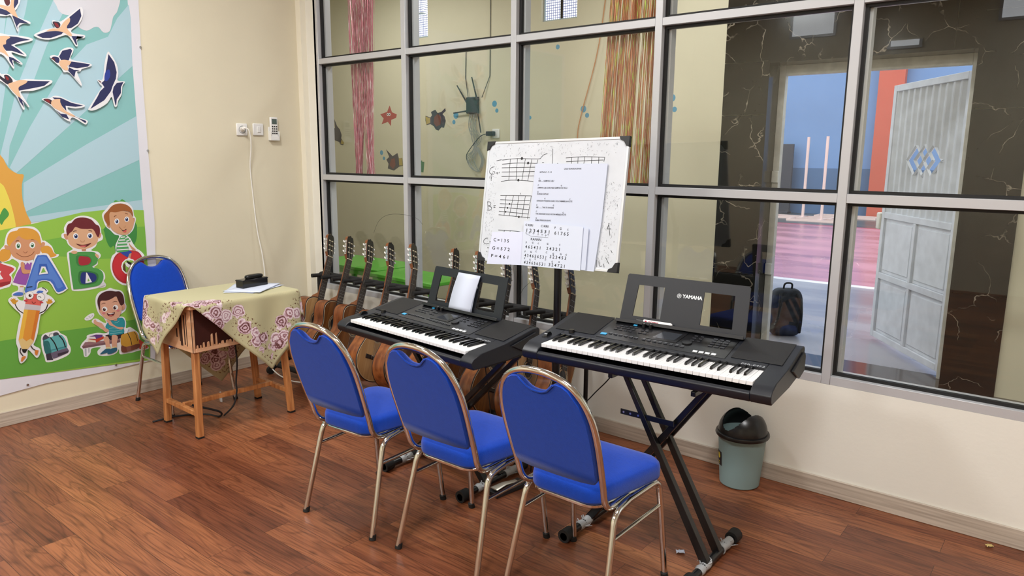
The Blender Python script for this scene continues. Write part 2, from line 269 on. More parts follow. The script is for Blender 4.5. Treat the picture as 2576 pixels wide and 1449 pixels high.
ART={
'bg':[('p','8fc9c9',[-4072,4732,-2480,5000,-2484,4362,-2490,3522,-2498,2976,-2504,2440,-2502,2344,-4330,2280]),
('p','b6d8e4',[-3892,4762,-3728,4790,-3884,4010,-4034,3388]),
('p','b6d8e4',[-3706,4794,-3528,4824,-3596,4574,-3830,3918,-3946,3408,-4050,3226,-3994,3776,-3830,4270]),
('p','b6d8e4',[-3248,4870,-3030,4908,-3188,4682,-3416,4254,-3886,3146,-3922,2930,-3984,3046,-3748,3796,-3574,4188]),
('p','b6d8e4',[-2620,4664,-2470,4844,-2460,4686,-2488,4126,-2642,3986,-3062,3566,-3858,2844,-3910,2912,-3672,3352,-3248,4038,-2992,4320,-2744,4438]),
('p','b6d8e4',[-2488,3530,-2496,2996,-3810,2416,-3810,2570,-3792,2742,-3096,3176]),
('p','b6d8e4',[-2504,2498,-2502,2358,-3792,2294,-3792,2362]),
('s','e2e2ea',[-3264,4868,-3272,4704,-3224,4628,-3114,4610,-3074,4514,-2978,4476,-2890,4526,-2840,4530,-2792,4480,-2722,4502,-2686,4602,-2662,4678,-2602,4772,-2610,4978]),
('s','e3a94a',[-4146,3126,-3984,3046,-3924,2912,-3842,2844,-3782,2830,-3810,2724,-3820,2554,-3796,2398,-3766,2240,-3942,2010,-4264,1990]),
('s','efe05c',[-4178,2816,-4014,2746,-3966,2644,-3928,2440,-3920,2216,-4000,2016,-4264,1990])],
'hills':[('p','96c94c',[-4172,2214,-3734,2282,-3502,2326,-3218,2380,-2906,2398,-2696,2382,-2498,2366,-2500,1952,-2504,1780,-2504,1376,-2572,418,-4342,566]),
('p','7ab948',[-3524,2096,-3240,2142,-2944,2174,-2502,2160,-2506,1802,-2802,1788,-3062,1804,-3308,1846,-3544,1888,-3770,1928,-3990,1918,-3980,2034,-3756,2072]),
('s','4ea04a',[-4044,2418,-4006,2472,-3974,2430,-3972,2388,-4020,2334,-4052,2288,-4068,2354]),
('s','3f8f43',[-2976,2186,-2990,2124,-2974,2012,-2938,1932,-2894,1950,-2882,1866,-2848,1862,-2834,1926,-2698,1932,-2652,1942,-2614,2018,-2600,2130,-2612,2216,-2754,2344]),
('s','56a84c',[-2856,2472,-2828,2508,-2784,2492,-2748,2516,-2706,2476,-2746,2436,-2834,2440]),
('p','68ad44',[-4298,994,-3862,994,-3628,996,-3134,978,-2554,992,-2588,452,-4342,566])],
'printed_girl':[('s','f2f2f6',[-3812,2256,-3736,2240,-3686,2178,-3670,2086,-3640,2076,-3578,2008,-3554,1920,-3514,1906,-3534,1876,-3592,1868,-3686,1864,-3768,1900,-3798,1792,-3880,1578,-3904,1568,-3920,1472,-3968,1464,-4032,1484,-4022,1522,-3968,1542,-3968,1590,-4018,1618,-3980,1716,-3942,1794,-3930,1848,-3984,1902,-4016,1886,-4104,1874,-4130,1938,-4088,2022,-4050,2064,-4036,2118,-4006,2196,-3938,2246]),
('s','e2a33e',[-4002,2020,-4042,2024,-4090,2008,-4114,1936,-4102,1888,-4056,1882,-4012,1912,-3992,1964]),
('s','e2a33e',[-3672,2016,-3622,2018,-3586,1988,-3566,1930,-3538,1900,-3590,1878,-3646,1888,-3686,1934,-3698,1992]),
('s','d69a72',[-3998,2046,-4044,2064,-4044,2024,-4008,2006,-3990,2026]),
('s','d69a72',[-3694,2040,-3666,2066,-3646,2050,-3658,2016,-3696,2008]),
('p','9a55b0',[-3870,1848,-3798,1840,-3838,1698,-3884,1590,-3954,1610,-4008,1640,-3958,1742,-3916,1806]),
('p','c58a6c',[-3864,1882,-3828,1878,-3834,1848,-3864,1854]),
('p','f0f0f4',[-3878,1864,-3816,1860,-3824,1822,-3846,1850,-3864,1820]),
('s','d69a72',[-3832,2170,-3744,2156,-3696,2074,-3696,1976,-3738,1898,-3820,1868,-3904,1880,-3976,1928,-4002,2006,-3988,2086,-3924,2142]),
('s','e2a33e',[-4020,2076,-4012,2142,-3978,2200,-3912,2216,-3886,2238,-3814,2238,-3738,2210,-3696,2152,-3686,2066,-3692,2032,-3726,2084,-3772,2106,-3828,2106,-3872,2128,-3900,2154,-3946,2110,-3978,2078,-3998,2046]),
('p','f6f6f6',[-3888,2042,-3894,2022,-3906,2006,-3920,2002,-3934,2010,-3942,2026,-3944,2048,-3938,2068,-3926,2082,-3912,2086,-3898,2080,-3890,2064]),
('p','f6f6f6',[-3748,2036,-3754,2018,-3766,2004,-3780,2000,-3794,2008,-3804,2022,-3806,2042,-3800,2060,-3788,2072,-3772,2076,-3758,2070,-3750,2056]),
('p','3f8a5a',[-3900,2042,-3902,2028,-3910,2020,-3918,2016,-3926,2020,-3930,2030,-3930,2044,-3928,2056,-3920,2066,-3912,2068,-3906,2064,-3900,2054]),
('p','3f8a5a',[-3762,2036,-3764,2024,-3772,2016,-3778,2014,-3786,2018,-3790,2026,-3792,2038,-3788,2050,-3782,2058,-3774,2060,-3768,2056,-3762,2048]),
('p','15301f',[-3908,2040,-3910,2034,-3912,2030,-3916,2028,-3920,2030,-3922,2034,-3922,2042,-3920,2048,-3918,2052,-3914,2052,-3910,2050,-3908,2046]),
('p','15301f',[-3770,2034,-3772,2028,-3774,2024,-3778,2022,-3782,2024,-3784,2030,-3784,2036,-3782,2042,-3780,2046,-3776,2046,-3772,2044,-3770,2040]),
('p','ffffff',[-3908,2052,-3908,2050,-3910,2046,-3912,2046,-3914,2048,-3916,2050,-3916,2052,-3916,2056,-3914,2058,-3912,2058,-3908,2058,-3908,2056]),
('p','ffffff',[-3774,2046,-3774,2042,-3776,2040,-3780,2040,-3782,2040,-3784,2044,-3784,2046,-3782,2050,-3780,2052,-3778,2052,-3776,2052,-3774,2048]),
('c','8a4f33',[4,-3944,1968,-3904,1928,-3858,1916,-3802,1928,-3764,1966]),
('c','a5694c',[4,-3870,1980,-3866,1964,-3848,1960,-3832,1978]),
('c','7a4a2c',[6,-3936,2096,-3920,2104,-3904,2100]),
('c','7a4a2c',[4,-3786,2102,-3768,2104,-3750,2094]),
('s','d69a72',[-3912,1846,-3888,1858,-3876,1822,-3878,1774,-3826,1760,-3782,1766,-3772,1746,-3786,1714,-3822,1722,-3890,1722,-3912,1756]),
('p','d69a72',[-3948,1590,-3908,1586,-3916,1566,-3946,1570]),
('p','e6e6ea',[-3954,1574,-3916,1570,-3928,1508,-3964,1516]),
('s','4a74cc',[-4022,1504,-3980,1522,-3928,1512,-3926,1484,-3968,1482,-4016,1492])],
'printed_letter_b_red':[('s','f2f2f6',[-4138,1878,-4070,1864,-4002,1836,-3964,1804,-3970,1770,-4014,1720,-4006,1678,-4038,1600,-4098,1584,-4166,1596]),
('s','cf4a50',[-4138,1862,-4072,1846,-3986,1800,-3994,1766,-4034,1730,-4018,1694,-4034,1634,-4096,1608,-4164,1616]),
('p','9c2c34',[-4160,1650,-4026,1656,-4036,1626,-4096,1608,-4164,1614]),
('p','f2f2f6',[-4148,1782,-4106,1780,-4122,1748,-4096,1690,-4134,1684,-4156,1698])],
'printed_letter_a':[('s','f2f2f6',[-3698,1936,-3642,1930,-3604,1870,-3470,1530,-3470,1486,-3528,1450,-3586,1458,-3650,1596,-3748,1610,-3782,1522,-3810,1470,-3894,1482,-3910,1520,-3886,1578,-3768,1900,-3736,1928]),
('s','4470cc',[-3712,1916,-3656,1912,-3628,1872,-3486,1532,-3490,1488,-3540,1466,-3584,1476,-3636,1602,-3760,1618,-3786,1530,-3816,1484,-3882,1494,-3904,1518,-3886,1578,-3758,1886]),
('s','5b88da',[-3708,1900,-3658,1892,-3640,1856,-3518,1558,-3522,1522,-3552,1508,-3576,1522,-3616,1622,-3770,1640,-3802,1554,-3832,1508,-3874,1514,-3874,1564,-3748,1870]),
('p','3560bb',[-3728,1818,-3654,1810,-3640,1696,-3654,1682,-3758,1688]),
('p','f2f2f6',[-3710,1786,-3672,1780,-3648,1696,-3746,1694]),
('p','86bf4e',[-3698,1766,-3688,1766,-3672,1714,-3724,1712])],
'printed_pencil':[('s','f2f2f6',[-3816,1520,-3732,1546,-3668,1498,-3692,1464,-3648,1426,-3612,1364,-3650,1332,-3748,1238,-3778,1218,-3824,1022,-3860,928,-3878,884,-3816,824,-3836,748,-3866,732,-3900,786,-3942,842,-3958,752,-4016,698,-4042,738,-4038,870,-4048,972,-4002,1164,-3974,1260,-4030,1346,-4078,1436,-4048,1476,-3996,1476,-3968,1434,-3930,1422,-3918,1480,-3882,1514]),
('c','2f231c',[10,-4016,1392,-3992,1324,-3946,1274]),
('c','2f231c',[12,-3688,1340,-3724,1272,-3788,1246]),
('s','d59a30',[-4060,1452,-4042,1446,-4050,1462,-4028,1452,-4028,1464,-4016,1450,-4006,1460,-4006,1436,-3978,1428,-4000,1408,-4008,1392,-4034,1398,-4048,1424]),
('s','d59a30',[-3704,1382,-3690,1372,-3682,1408,-3672,1390,-3664,1406,-3656,1388,-3640,1392,-3646,1374,-3634,1358,-3656,1344,-3686,1342,-3698,1354]),
('p','e0645c',[-3894,1492,-3726,1468,-3762,1334,-3916,1376]),
('s','4470cc',[-3792,1486,-3768,1512,-3722,1498,-3738,1482]),
('c','1d1a1a',[8,-3884,1564,-3856,1568,-3826,1568]),
('c','1d1a1a',[8,-3730,1540,-3706,1528,-3688,1498]),
('p','cfcad0',[-3916,1378,-3762,1334,-3776,1278,-3934,1318]),
('p','efbe45',[-3934,1318,-3896,1308,-3980,982,-4024,974]),
('p','e39a3a',[-3896,1308,-3814,1286,-3890,958,-3948,948,-3978,986,-3980,982]),
('p','d97c2c',[-3814,1286,-3778,1276,-3876,930,-3900,966]),
('p','e6c887',[-4024,974,-3980,988,-3948,946,-3902,970,-3874,930,-3944,852,-4002,866]),
('p','141414',[-4002,864,-3944,852,-3968,816,-3984,814,-3998,830]),
('p','333338',[-3822,1464,-3830,1442,-3848,1426,-3870,1424,-3890,1434,-3904,1452,-3908,1478,-3900,1500,-3882,1516,-3860,1518,-3840,1510,-3826,1490]),
('p','f8f8f8',[-3824,1466,-3832,1444,-3848,1430,-3870,1426,-3890,1436,-3902,1454,-3906,1478,-3898,1498,-3882,1512,-3860,1516,-3840,1508,-3828,1488]),
('p','33333a',[-3712,1430,-3720,1408,-3738,1392,-3760,1390,-3782,1400,-3796,1420,-3800,1444,-3792,1466,-3774,1482,-3752,1484,-3730,1476,-3716,1456]),
('p','f8f8f8',[-3714,1432,-3722,1410,-3738,1396,-3760,1392,-3780,1402,-3794,1420,-3796,1444,-3790,1464,-3772,1478,-3752,1482,-3732,1472,-3718,1454]),
('p','3a1714',[-3844,1466,-3848,1458,-3854,1452,-3862,1450,-3870,1454,-3874,1462,-3876,1470,-3872,1478,-3866,1484,-3858,1486,-3852,1482,-3846,1476]),
('p','f8f8f8',[-3848,1472,-3850,1470,-3852,1468,-3854,1468,-3856,1468,-3858,1470,-3858,1474,-3856,1476,-3854,1478,-3852,1478,-3850,1476,-3848,1474]),
('c','2a2222',[6,-3782,1438,-3766,1444,-3752,1426]),
('p','cc3d50',[-3890,1414,-3894,1408,-3902,1408,-3912,1408,-3920,1412,-3926,1418,-3928,1422,-3926,1428,-3918,1428,-3908,1428,-3898,1424,-3892,1418]),
('p','cc3d50',[-3734,1368,-3738,1364,-3746,1362,-3754,1364,-3764,1368,-3770,1372,-3772,1378,-3768,1382,-3760,1384,-3752,1384,-3742,1380,-3736,1374]),
('c','5a1d1d',[4,-3848,1398,-3840,1376,-3822,1376,-3810,1388]),
('c','2f231c',[10,-4010,880,-4022,836,-3998,784]),
('c','2f231c',[10,-3910,886,-3894,848,-3864,818]),
('p','dc8438',[-4016,768,-3988,782,-3968,770,-4014,718,-4026,728]),
('p','dc8438',[-3870,828,-3836,816,-3858,758,-3874,772,-3880,798])],
'printed_backpack_teal':[('s','f2f2f6',[-3788,968,-3744,1000,-3716,1002,-3618,1010,-3586,970,-3526,918,-3512,834,-3494,774,-3502,718,-3548,680,-3672,650,-3764,654,-3778,712,-3798,836]),
('s','4a4a58',[-3776,950,-3744,984,-3708,946,-3666,946,-3662,984,-3620,988,-3602,950,-3668,922,-3766,910]),
('s','2b6f70',[-3776,912,-3736,928,-3712,898,-3696,840,-3704,752,-3766,758]),
('s','63b5b8',[-3772,910,-3694,942,-3616,952,-3574,944,-3544,890,-3528,822,-3538,792,-3610,782,-3696,778,-3708,858,-3726,906]),
('p','3f8a92',[-3746,906,-3702,792,-3534,806,-3532,782,-3698,760,-3702,776]),
('p','55aab0',[-3702,780,-3538,788,-3534,758,-3702,752]),
('p','3b3444',[-3764,750,-3712,754,-3692,666,-3758,676]),
('p','6b6078',[-3712,754,-3532,782,-3514,738,-3532,716,-3648,684,-3692,678]),
('p','3d3040',[-3640,732,-3522,742,-3528,720,-3640,698]),
('c','17191b',[12,-3698,940,-3660,864,-3636,766]),
('c','17191b',[12,-3606,950,-3566,878,-3550,790]),
('c','33333c',[4,-3710,950,-3698,980,-3670,982])],
'printed_boy_b':[('s','f2f2f6',[-3206,2340,-3118,2312,-3056,2254,-3028,2180,-3026,2116,-3012,2080,-3024,2034,-3078,2012,-3106,1960,-3160,1920,-3088,1896,-3058,1856,-3068,1820,-3096,1796,-3102,1742,-3146,1710,-3074,1674,-3034,1624,-3032,1560,-3052,1530,-3028,1484,-3050,1450,-3128,1452,-3220,1442,-3394,1452,-3420,1510,-3424,1724,-3430,1876,-3422,1920,-3380,1942,-3362,1958,-3406,2014,-3424,2070,-3466,2098,-3462,2142,-3432,2158,-3432,2210,-3390,2276,-3348,2290,-3288,2330]),
('s','d59b78',[-3398,2128,-3438,2140,-3440,2106,-3424,2074,-3400,2076]),
('s','d59b78',[-3068,2120,-3030,2118,-3038,2072,-3064,2056]),
('p','c9896a',[-3266,1958,-3212,1952,-3220,1916,-3264,1920]),
('s','e0b08a',[-3322,2220,-3096,2186,-3066,2092,-3086,2004,-3158,1956,-3242,1942,-3322,1958,-3390,2014,-3402,2102,-3386,2144]),
('s','6e2028',[-3404,2116,-3410,2190,-3384,2250,-3346,2264,-3298,2310,-3216,2320,-3128,2290,-3082,2230,-3044,2200,-3042,2126,-3072,2070,-3114,2168,-3180,2178,-3252,2188,-3310,2212,-3344,2168,-3378,2144]),
('p','f8f8f8',[-3286,2102,-3292,2084,-3304,2070,-3318,2068,-3334,2074,-3342,2088,-3344,2106,-3340,2124,-3328,2138,-3312,2140,-3298,2134,-3288,2120]),
('p','f8f8f8',[-3124,2094,-3130,2076,-3144,2064,-3160,2060,-3176,2066,-3188,2080,-3190,2098,-3184,2116,-3172,2128,-3154,2132,-3138,2126,-3128,2112]),
('p','27407f',[-3294,2100,-3298,2088,-3306,2080,-3316,2078,-3324,2082,-3330,2092,-3332,2104,-3328,2116,-3320,2124,-3310,2126,-3302,2122,-3296,2114]),
('p','27407f',[-3138,2094,-3142,2082,-3150,2074,-3160,2070,-3170,2074,-3176,2084,-3178,2096,-3174,2108,-3166,2116,-3156,2118,-3146,2114,-3140,2106]),
('p','0a0a18',[-3304,2100,-3306,2094,-3308,2090,-3314,2090,-3318,2092,-3320,2096,-3322,2102,-3320,2108,-3316,2112,-3312,2112,-3306,2110,-3304,2106]),
('p','0a0a18',[-3148,2092,-3150,2086,-3154,2082,-3158,2082,-3162,2084,-3166,2088,-3166,2094,-3164,2100,-3160,2104,-3156,2104,-3152,2102,-3148,2098]),
('p','ffffff',[-3312,2112,-3312,2110,-3314,2108,-3316,2108,-3318,2108,-3320,2110,-3320,2114,-3320,2116,-3318,2118,-3316,2118,-3314,2118,-3312,2116]),
('p','ffffff',[-3158,2104,-3158,2102,-3160,2100,-3164,2098,-3166,2100,-3168,2102,-3168,2104,-3166,2108,-3164,2108,-3162,2110,-3160,2108,-3158,2106]),
('s','5d1418',[-3322,2016,-3270,1998,-3212,1996,-3152,2010,-3190,1978,-3232,1964,-3280,1982]),
('s','d9706c',[-3284,1984,-3246,1988,-3206,1978,-3236,1966,-3264,1970]),
('c','b5795a',[4,-3266,2052,-3262,2034,-3234,2030,-3224,2048]),
('c','4b1a16',[6,-3338,2158,-3320,2168,-3300,2166]),
('c','4b1a16',[6,-3170,2162,-3148,2158,-3132,2148]),
('s','4f9f4e',[-3382,1916,-3162,1902,-3106,1870,-3096,1806,-3118,1752,-3170,1718,-3098,1686,-3056,1636,-3054,1562,-3098,1494,-3176,1476,-3376,1472,-3400,1508,-3408,1732,-3406,1892]),
('s','3c8442',[-3334,1866,-3266,1868,-3200,1856,-3166,1812,-3174,1768,-3218,1742,-3326,1750]),
('s','a92a38',[-3304,1856,-3242,1854,-3194,1838,-3176,1800,-3196,1762,-3234,1748,-3308,1760]),
('s','347a3c',[-3324,1668,-3258,1682,-3176,1664,-3112,1624,-3118,1552,-3172,1512,-3322,1524]),
('s','25347c',[-3296,1658,-3226,1658,-3154,1634,-3130,1590,-3144,1546,-3188,1528,-3306,1532]),
('p','f2f2f6',[-3242,1658,-3232,1652,-3188,1534,-3262,1530]),
('p','7ab948',[-3226,1588,-3212,1550,-3238,1548]),
('s','e0b08a',[-3384,1912,-3366,1934,-3326,1928,-3318,1904,-3352,1894]),
('s','e0b08a',[-3122,1876,-3090,1860,-3084,1832,-3098,1820,-3118,1844]),
('s','dcdce0',[-3070,1508,-3044,1510,-3044,1478,-3092,1466,-3126,1466])],
'printed_boy_c':[('s','f2f2f6',[-2776,2488,-2690,2470,-2632,2402,-2622,2310,-2602,2270,-2616,2216,-2646,2134,-2696,2082,-2724,2066,-2692,2026,-2672,1976,-2630,1898,-2578,1854,-2536,1784,-2556,1672,-2576,1530,-2648,1452,-2796,1438,-2888,1494,-2946,1594,-2958,1716,-2930,1824,-2882,1866,-2876,1958,-2822,2064,-2872,2086,-2920,2144,-2968,2194,-2994,2286,-2996,2350,-2940,2410,-2882,2470]),
('s','b53038',[-2812,1868,-2704,1876,-2614,1850,-2566,1778,-2546,1670,-2594,1532,-2694,1458,-2802,1464,-2886,1522,-2934,1622,-2934,1732,-2886,1830]),
('s','cf3038',[-2812,1860,-2714,1868,-2626,1836,-2584,1770,-2574,1674,-2610,1562,-2700,1492,-2800,1486,-2876,1548,-2920,1638,-2920,1732,-2880,1810]),
('p','f2f2f6',[-2634,1662,-2652,1610,-2692,1578,-2744,1570,-2792,1590,-2824,1632,-2832,1684,-2814,1734,-2776,1766,-2726,1776,-2678,1756,-2644,1714]),
('p','8fc04a',[-2652,1664,-2666,1622,-2700,1594,-2742,1586,-2782,1604,-2810,1638,-2816,1682,-2802,1724,-2770,1752,-2728,1758,-2686,1742,-2658,1708]),
('p','5b3a26',[-2804,1708,-2780,1724,-2782,1602,-2814,1644]),
('p','111111',[-2764,1752,-2700,1716,-2702,1688,-2742,1692]),
('s','ececf0',[-2778,1734,-2720,1690,-2684,1686,-2704,1650,-2766,1676]),
('s','cf9a74',[-2714,1972,-2690,1932,-2640,1880,-2650,1862,-2676,1874,-2708,1934]),
('p','2d4aa6',[-2834,1866,-2718,1878,-2688,1852,-2734,1790,-2756,1798,-2798,1830]),
('p','cf9a74',[-2722,1832,-2692,1842,-2712,1778,-2744,1782]),
('p','ececf0',[-2742,1786,-2712,1778,-2724,1746,-2760,1756]),
('s','58ab64',[-2796,2066,-2742,2066,-2706,2018,-2694,1984,-2740,1968,-2718,1878,-2794,1864,-2870,1872,-2864,1938,-2834,2018]),
('l','ececf0',[12,-2808,2048,-2756,2050]),
('l','ececf0',[16,-2830,2014,-2756,2012]),
('l','ececf0',[16,-2846,1978,-2732,1974]),
('l','ececf0',[16,-2860,1938,-2722,1934]),
('l','ececf0',[14,-2868,1896,-2720,1892]),
('l','ececf0',[14,-2754,2030,-2716,2042]),
('l','ececf0',[14,-2744,1992,-2702,2008]),
('s','c98f6a',[-2644,2274,-2620,2272,-2628,2226,-2648,2218]),
('s','c98f6a',[-2946,2228,-2924,2200,-2926,2172,-2958,2202]),
('s','d8a47c',[-2910,2362,-2786,2374,-2682,2350,-2642,2282,-2636,2208,-2674,2126,-2740,2076,-2828,2092,-2902,2152,-2924,2246]),
('s','a3602f',[-2940,2202,-2974,2266,-2980,2330,-2934,2382,-2868,2446,-2778,2466,-2692,2438,-2644,2376,-2638,2292,-2672,2350,-2752,2374,-2840,2358,-2908,2362,-2920,2282,-2922,2218]),
('p','f8f8f8',[-2808,2242,-2816,2226,-2828,2214,-2842,2210,-2856,2218,-2864,2232,-2866,2252,-2858,2268,-2846,2280,-2830,2284,-2818,2276,-2810,2262]),
('p','f8f8f8',[-2690,2262,-2696,2246,-2708,2236,-2724,2234,-2736,2240,-2744,2254,-2746,2272,-2738,2286,-2726,2298,-2712,2300,-2698,2294,-2690,2280]),
('p','27407f',[-2820,2246,-2822,2234,-2830,2226,-2838,2224,-2848,2228,-2852,2236,-2854,2248,-2850,2260,-2844,2268,-2834,2270,-2826,2266,-2820,2258]),
('p','27407f',[-2700,2264,-2704,2252,-2710,2244,-2720,2242,-2728,2246,-2734,2254,-2736,2266,-2732,2278,-2724,2286,-2716,2288,-2706,2284,-2702,2276]),
('p','0a0a18',[-2828,2246,-2830,2240,-2832,2236,-2836,2236,-2840,2236,-2844,2240,-2844,2246,-2842,2252,-2840,2256,-2836,2256,-2832,2256,-2828,2252]),
('p','0a0a18',[-2710,2264,-2712,2258,-2714,2254,-2718,2254,-2722,2254,-2726,2260,-2726,2264,-2724,2270,-2720,2274,-2716,2276,-2712,2274,-2710,2270]),
('p','ffffff',[-2836,2256,-2836,2252,-2838,2250,-2840,2250,-2844,2250,-2844,2252,-2844,2256,-2844,2258,-2842,2260,-2840,2260,-2838,2260,-2836,2258]),
('p','ffffff',[-2716,2274,-2718,2272,-2720,2270,-2722,2268,-2724,2270,-2726,2272,-2726,2274,-2724,2278,-2724,2280,-2720,2280,-2718,2280,-2718,2278]),
('s','3a1214',[-2788,2140,-2762,2134,-2732,2148,-2746,2114,-2772,2118]),
('s','d9605c',[-2774,2120,-2750,2132,-2734,2136,-2740,2108,-2764,2108]),
('c','7a4022',[6,-2866,2306,-2852,2318,-2836,2318]),
('c','7a4022',[6,-2732,2344,-2714,2340,-2700,2328]),
('c','b07850',[2,-2772,2170,-2746,2170,-2744,2196]),
('c','8a4f33',[4,-2816,2184,-2804,2164,-2780,2134])],
'printed_boy_bench':[('s','f2f2f6',[-2986,1434,-2928,1406,-2862,1384,-2828,1330,-2822,1224,-2810,1174,-2830,1120,-2880,1088,-2920,1062,-2854,1042,-2832,966,-2842,902,-2820,896,-2788,900,-2730,848,-2686,790,-2678,704,-2582,600,-2600,570,-2704,574,-2784,566,-2908,568,-2946,584,-2948,642,-2982,600,-3060,584,-3184,610,-3200,670,-3160,710,-3262,716,-3282,662,-3322,624,-3356,638,-3362,720,-3388,756,-3362,806,-3308,852,-3296,890,-3180,898,-3108,878,-3064,884,-3132,938,-3186,996,-3232,1044,-3208,1078,-3164,1072,-3110,1022,-3068,1006,-3092,1074,-3138,1122,-3162,1190,-3168,1278,-3154,1354,-3106,1402,-3032,1416]),
('s','f2f2f6',[-3202,1150,-3198,1116,-3236,1076,-3294,1074,-3310,1100,-3276,1130,-3238,1148]),
('l','8a8a92',[4,-3288,1100,-3264,1086]),
('l','8a8a92',[4,-3260,1124,-3242,1096]),
('l','8a8a92',[4,-3214,1132,-3228,1106]),
('p','9a7278',[-3368,764,-3330,808,-3116,786,-2922,776,-2926,736,-3122,738,-3360,736]),
('p','7e5a62',[-3368,768,-3120,758,-2924,756,-2926,728,-3122,734,-3360,736]),
('p','b8bfc4',[-3342,732,-3322,728,-3330,638,-3346,640]),
('p','b8bfc4',[-3304,728,-3286,726,-3292,674,-3306,672]),
('p','6b3a86',[-3278,870,-3200,880,-3124,864,-3126,840,-3202,822,-3210,856]),
('p','efe6ea',[-3282,866,-3208,848,-3208,828,-3278,846]),
('p','c8432e',[-3298,846,-3202,824,-3112,842,-3114,814,-3206,780,-3210,804]),
('p','efe0c8',[-3298,838,-3210,808,-3210,782,-3298,810]),
('p','33222c',[-3096,850,-3022,856,-2870,840,-2868,782,-2952,778,-3042,780,-3070,822]),
('s','2f98a4',[-3046,1010,-2990,1030,-2914,1040,-2870,1032,-2848,984,-2856,916,-2870,906,-2870,840,-2948,830,-3044,840,-3046,906,-3084,954]),
('c','a8dfe4',[4,-3044,930,-2984,926,-2934,902]),
('c','a8dfe4',[4,-3044,898,-2974,882,-2890,882]),
('c','a8dfe4',[4,-3036,864,-2960,854,-2892,852]),
('c','a8dfe4',[4,-2972,986,-2942,988,-2912,1002]),
('p','d9a088',[-2994,1046,-2938,1040,-2940,1012,-2978,1014]),
('s','e2ab90',[-3206,1066,-3184,1066,-3178,1042,-3120,1008,-3088,946,-3046,910,-3062,892,-3092,894,-3138,956,-3194,1000,-3212,1032]),
('s','e2ab90',[-3068,1038,-3022,1026,-2996,978,-2940,930,-2880,916,-2878,892,-2920,894,-2984,940,-3034,972,-3046,1002]),
('s','e2ab90',[-3112,830,-3068,830,-3054,786,-3054,730,-3044,678,-3096,688,-3104,756,-3118,798]),
('s','e2ab90',[-3016,836,-2970,830,-2950,798,-2968,728,-2976,668,-3026,674,-3026,756]),
('p','e9d9a0',[-3098,702,-3044,694,-3048,666,-3104,682]),
('p','e9d9a0',[-3028,692,-2976,684,-2980,660,-3028,670]),
('s','2b6480',[-3176,628,-3128,666,-3096,680,-3046,666,-3064,634,-3132,624]),
('s','2b6480',[-3092,614,-3052,664,-3014,672,-2976,668,-2980,628,-3044,604]),
('s','d9a088',[-2870,1200,-2838,1210,-2828,1176,-2848,1140,-2876,1140]),
('p','c68a6a',[-2852,1156,-2854,1144,-2858,1134,-2864,1132,-2870,1136,-2872,1146,-2872,1160,-2870,1172,-2866,1180,-2860,1184,-2856,1180,-2852,1170]),
('s','e2ab90',[-3116,1294,-3026,1320,-2922,1312,-2882,1234,-2874,1160,-2896,1082,-2946,1034,-3020,1030,-3090,1082,-3130,1146,-3142,1202]),
('s','4a2222',[-3128,1168,-3146,1236,-3146,1306,-3116,1364,-3056,1396,-2988,1400,-2930,1382,-2878,1374,-2844,1326,-2836,1260,-2842,1212,-2878,1196,-2898,1236,-2916,1296,-2928,1322,-2982,1298,-3044,1282,-3110,1288,-3122,1232]),
('p','f8f8f8',[-3042,1174,-3048,1160,-3060,1150,-3076,1148,-3090,1154,-3100,1168,-3104,1184,-3098,1200,-3086,1210,-3070,1212,-3056,1204,-3046,1192]),
('p','f8f8f8',[-2914,1176,-2920,1160,-2932,1150,-2950,1148,-2964,1154,-2976,1168,-2978,1186,-2972,1202,-2960,1212,-2944,1214,-2928,1208,-2916,1194]),
('p','4a2420',[-3062,1174,-3064,1164,-3072,1158,-3080,1156,-3088,1160,-3094,1170,-3096,1180,-3092,1188,-3086,1196,-3076,1196,-3068,1192,-3062,1184]),
('p','4a2420',[-2936,1174,-2940,1164,-2948,1158,-2958,1156,-2966,1160,-2972,1170,-2974,1180,-2970,1190,-2964,1196,-2954,1198,-2944,1194,-2938,1184]),
('p','ffffff',[-3066,1184,-3066,1182,-3068,1180,-3070,1180,-3074,1180,-3076,1182,-3076,1186,-3074,1188,-3072,1190,-3070,1190,-3068,1190,-3066,1186]),
('p','ffffff',[-2940,1184,-2942,1182,-2944,1180,-2946,1180,-2948,1182,-2950,1184,-2950,1186,-2950,1190,-2948,1190,-2946,1192,-2942,1190,-2942,1188]),
('s','5e1c1c',[-3054,1126,-3014,1116,-2962,1126,-2970,1094,-3002,1076,-3038,1090]),
('p','f8f8f8',[-3042,1122,-3006,1114,-2968,1120,-2972,1112,-3006,1104,-3036,1112]),
('p','cf6a60',[-2988,1086,-2990,1080,-2998,1078,-3010,1078,-3022,1080,-3030,1084,-3032,1088,-3030,1092,-3022,1096,-3010,1096,-2998,1094,-2990,1090]),
('p','e2828a',[-3072,1132,-3076,1126,-3082,1122,-3090,1122,-3100,1126,-3106,1132,-3108,1138,-3104,1142,-3098,1146,-3088,1146,-3080,1144,-3074,1138]),
('p','e2828a',[-2904,1136,-2906,1130,-2912,1128,-2922,1126,-2930,1130,-2938,1136,-2940,1142,-2936,1148,-2930,1150,-2920,1150,-2912,1148,-2904,1142]),
('c','4a2222',[4,-3108,1248,-3086,1258,-3060,1254]),
('c','4a2222',[4,-2976,1254,-2948,1260,-2920,1250]),
('s','c44a3c',[-2716,728,-2662,692,-2596,612,-2624,584,-2702,600]),
('s','cf9a3a',[-2914,808,-2864,830,-2762,840,-2724,822,-2702,750,-2700,682,-2706,650,-2824,650,-2916,676]),
('s','7a4434',[-2918,686,-2854,656,-2704,668,-2704,616,-2830,592,-2918,598]),
('p','8d5a4c',[-2862,658,-2804,658,-2806,596,-2856,594]),
('c','17191b',[8,-2832,834,-2804,754,-2792,668]),
('c','17191b',[6,-2750,830,-2726,780,-2718,708]),
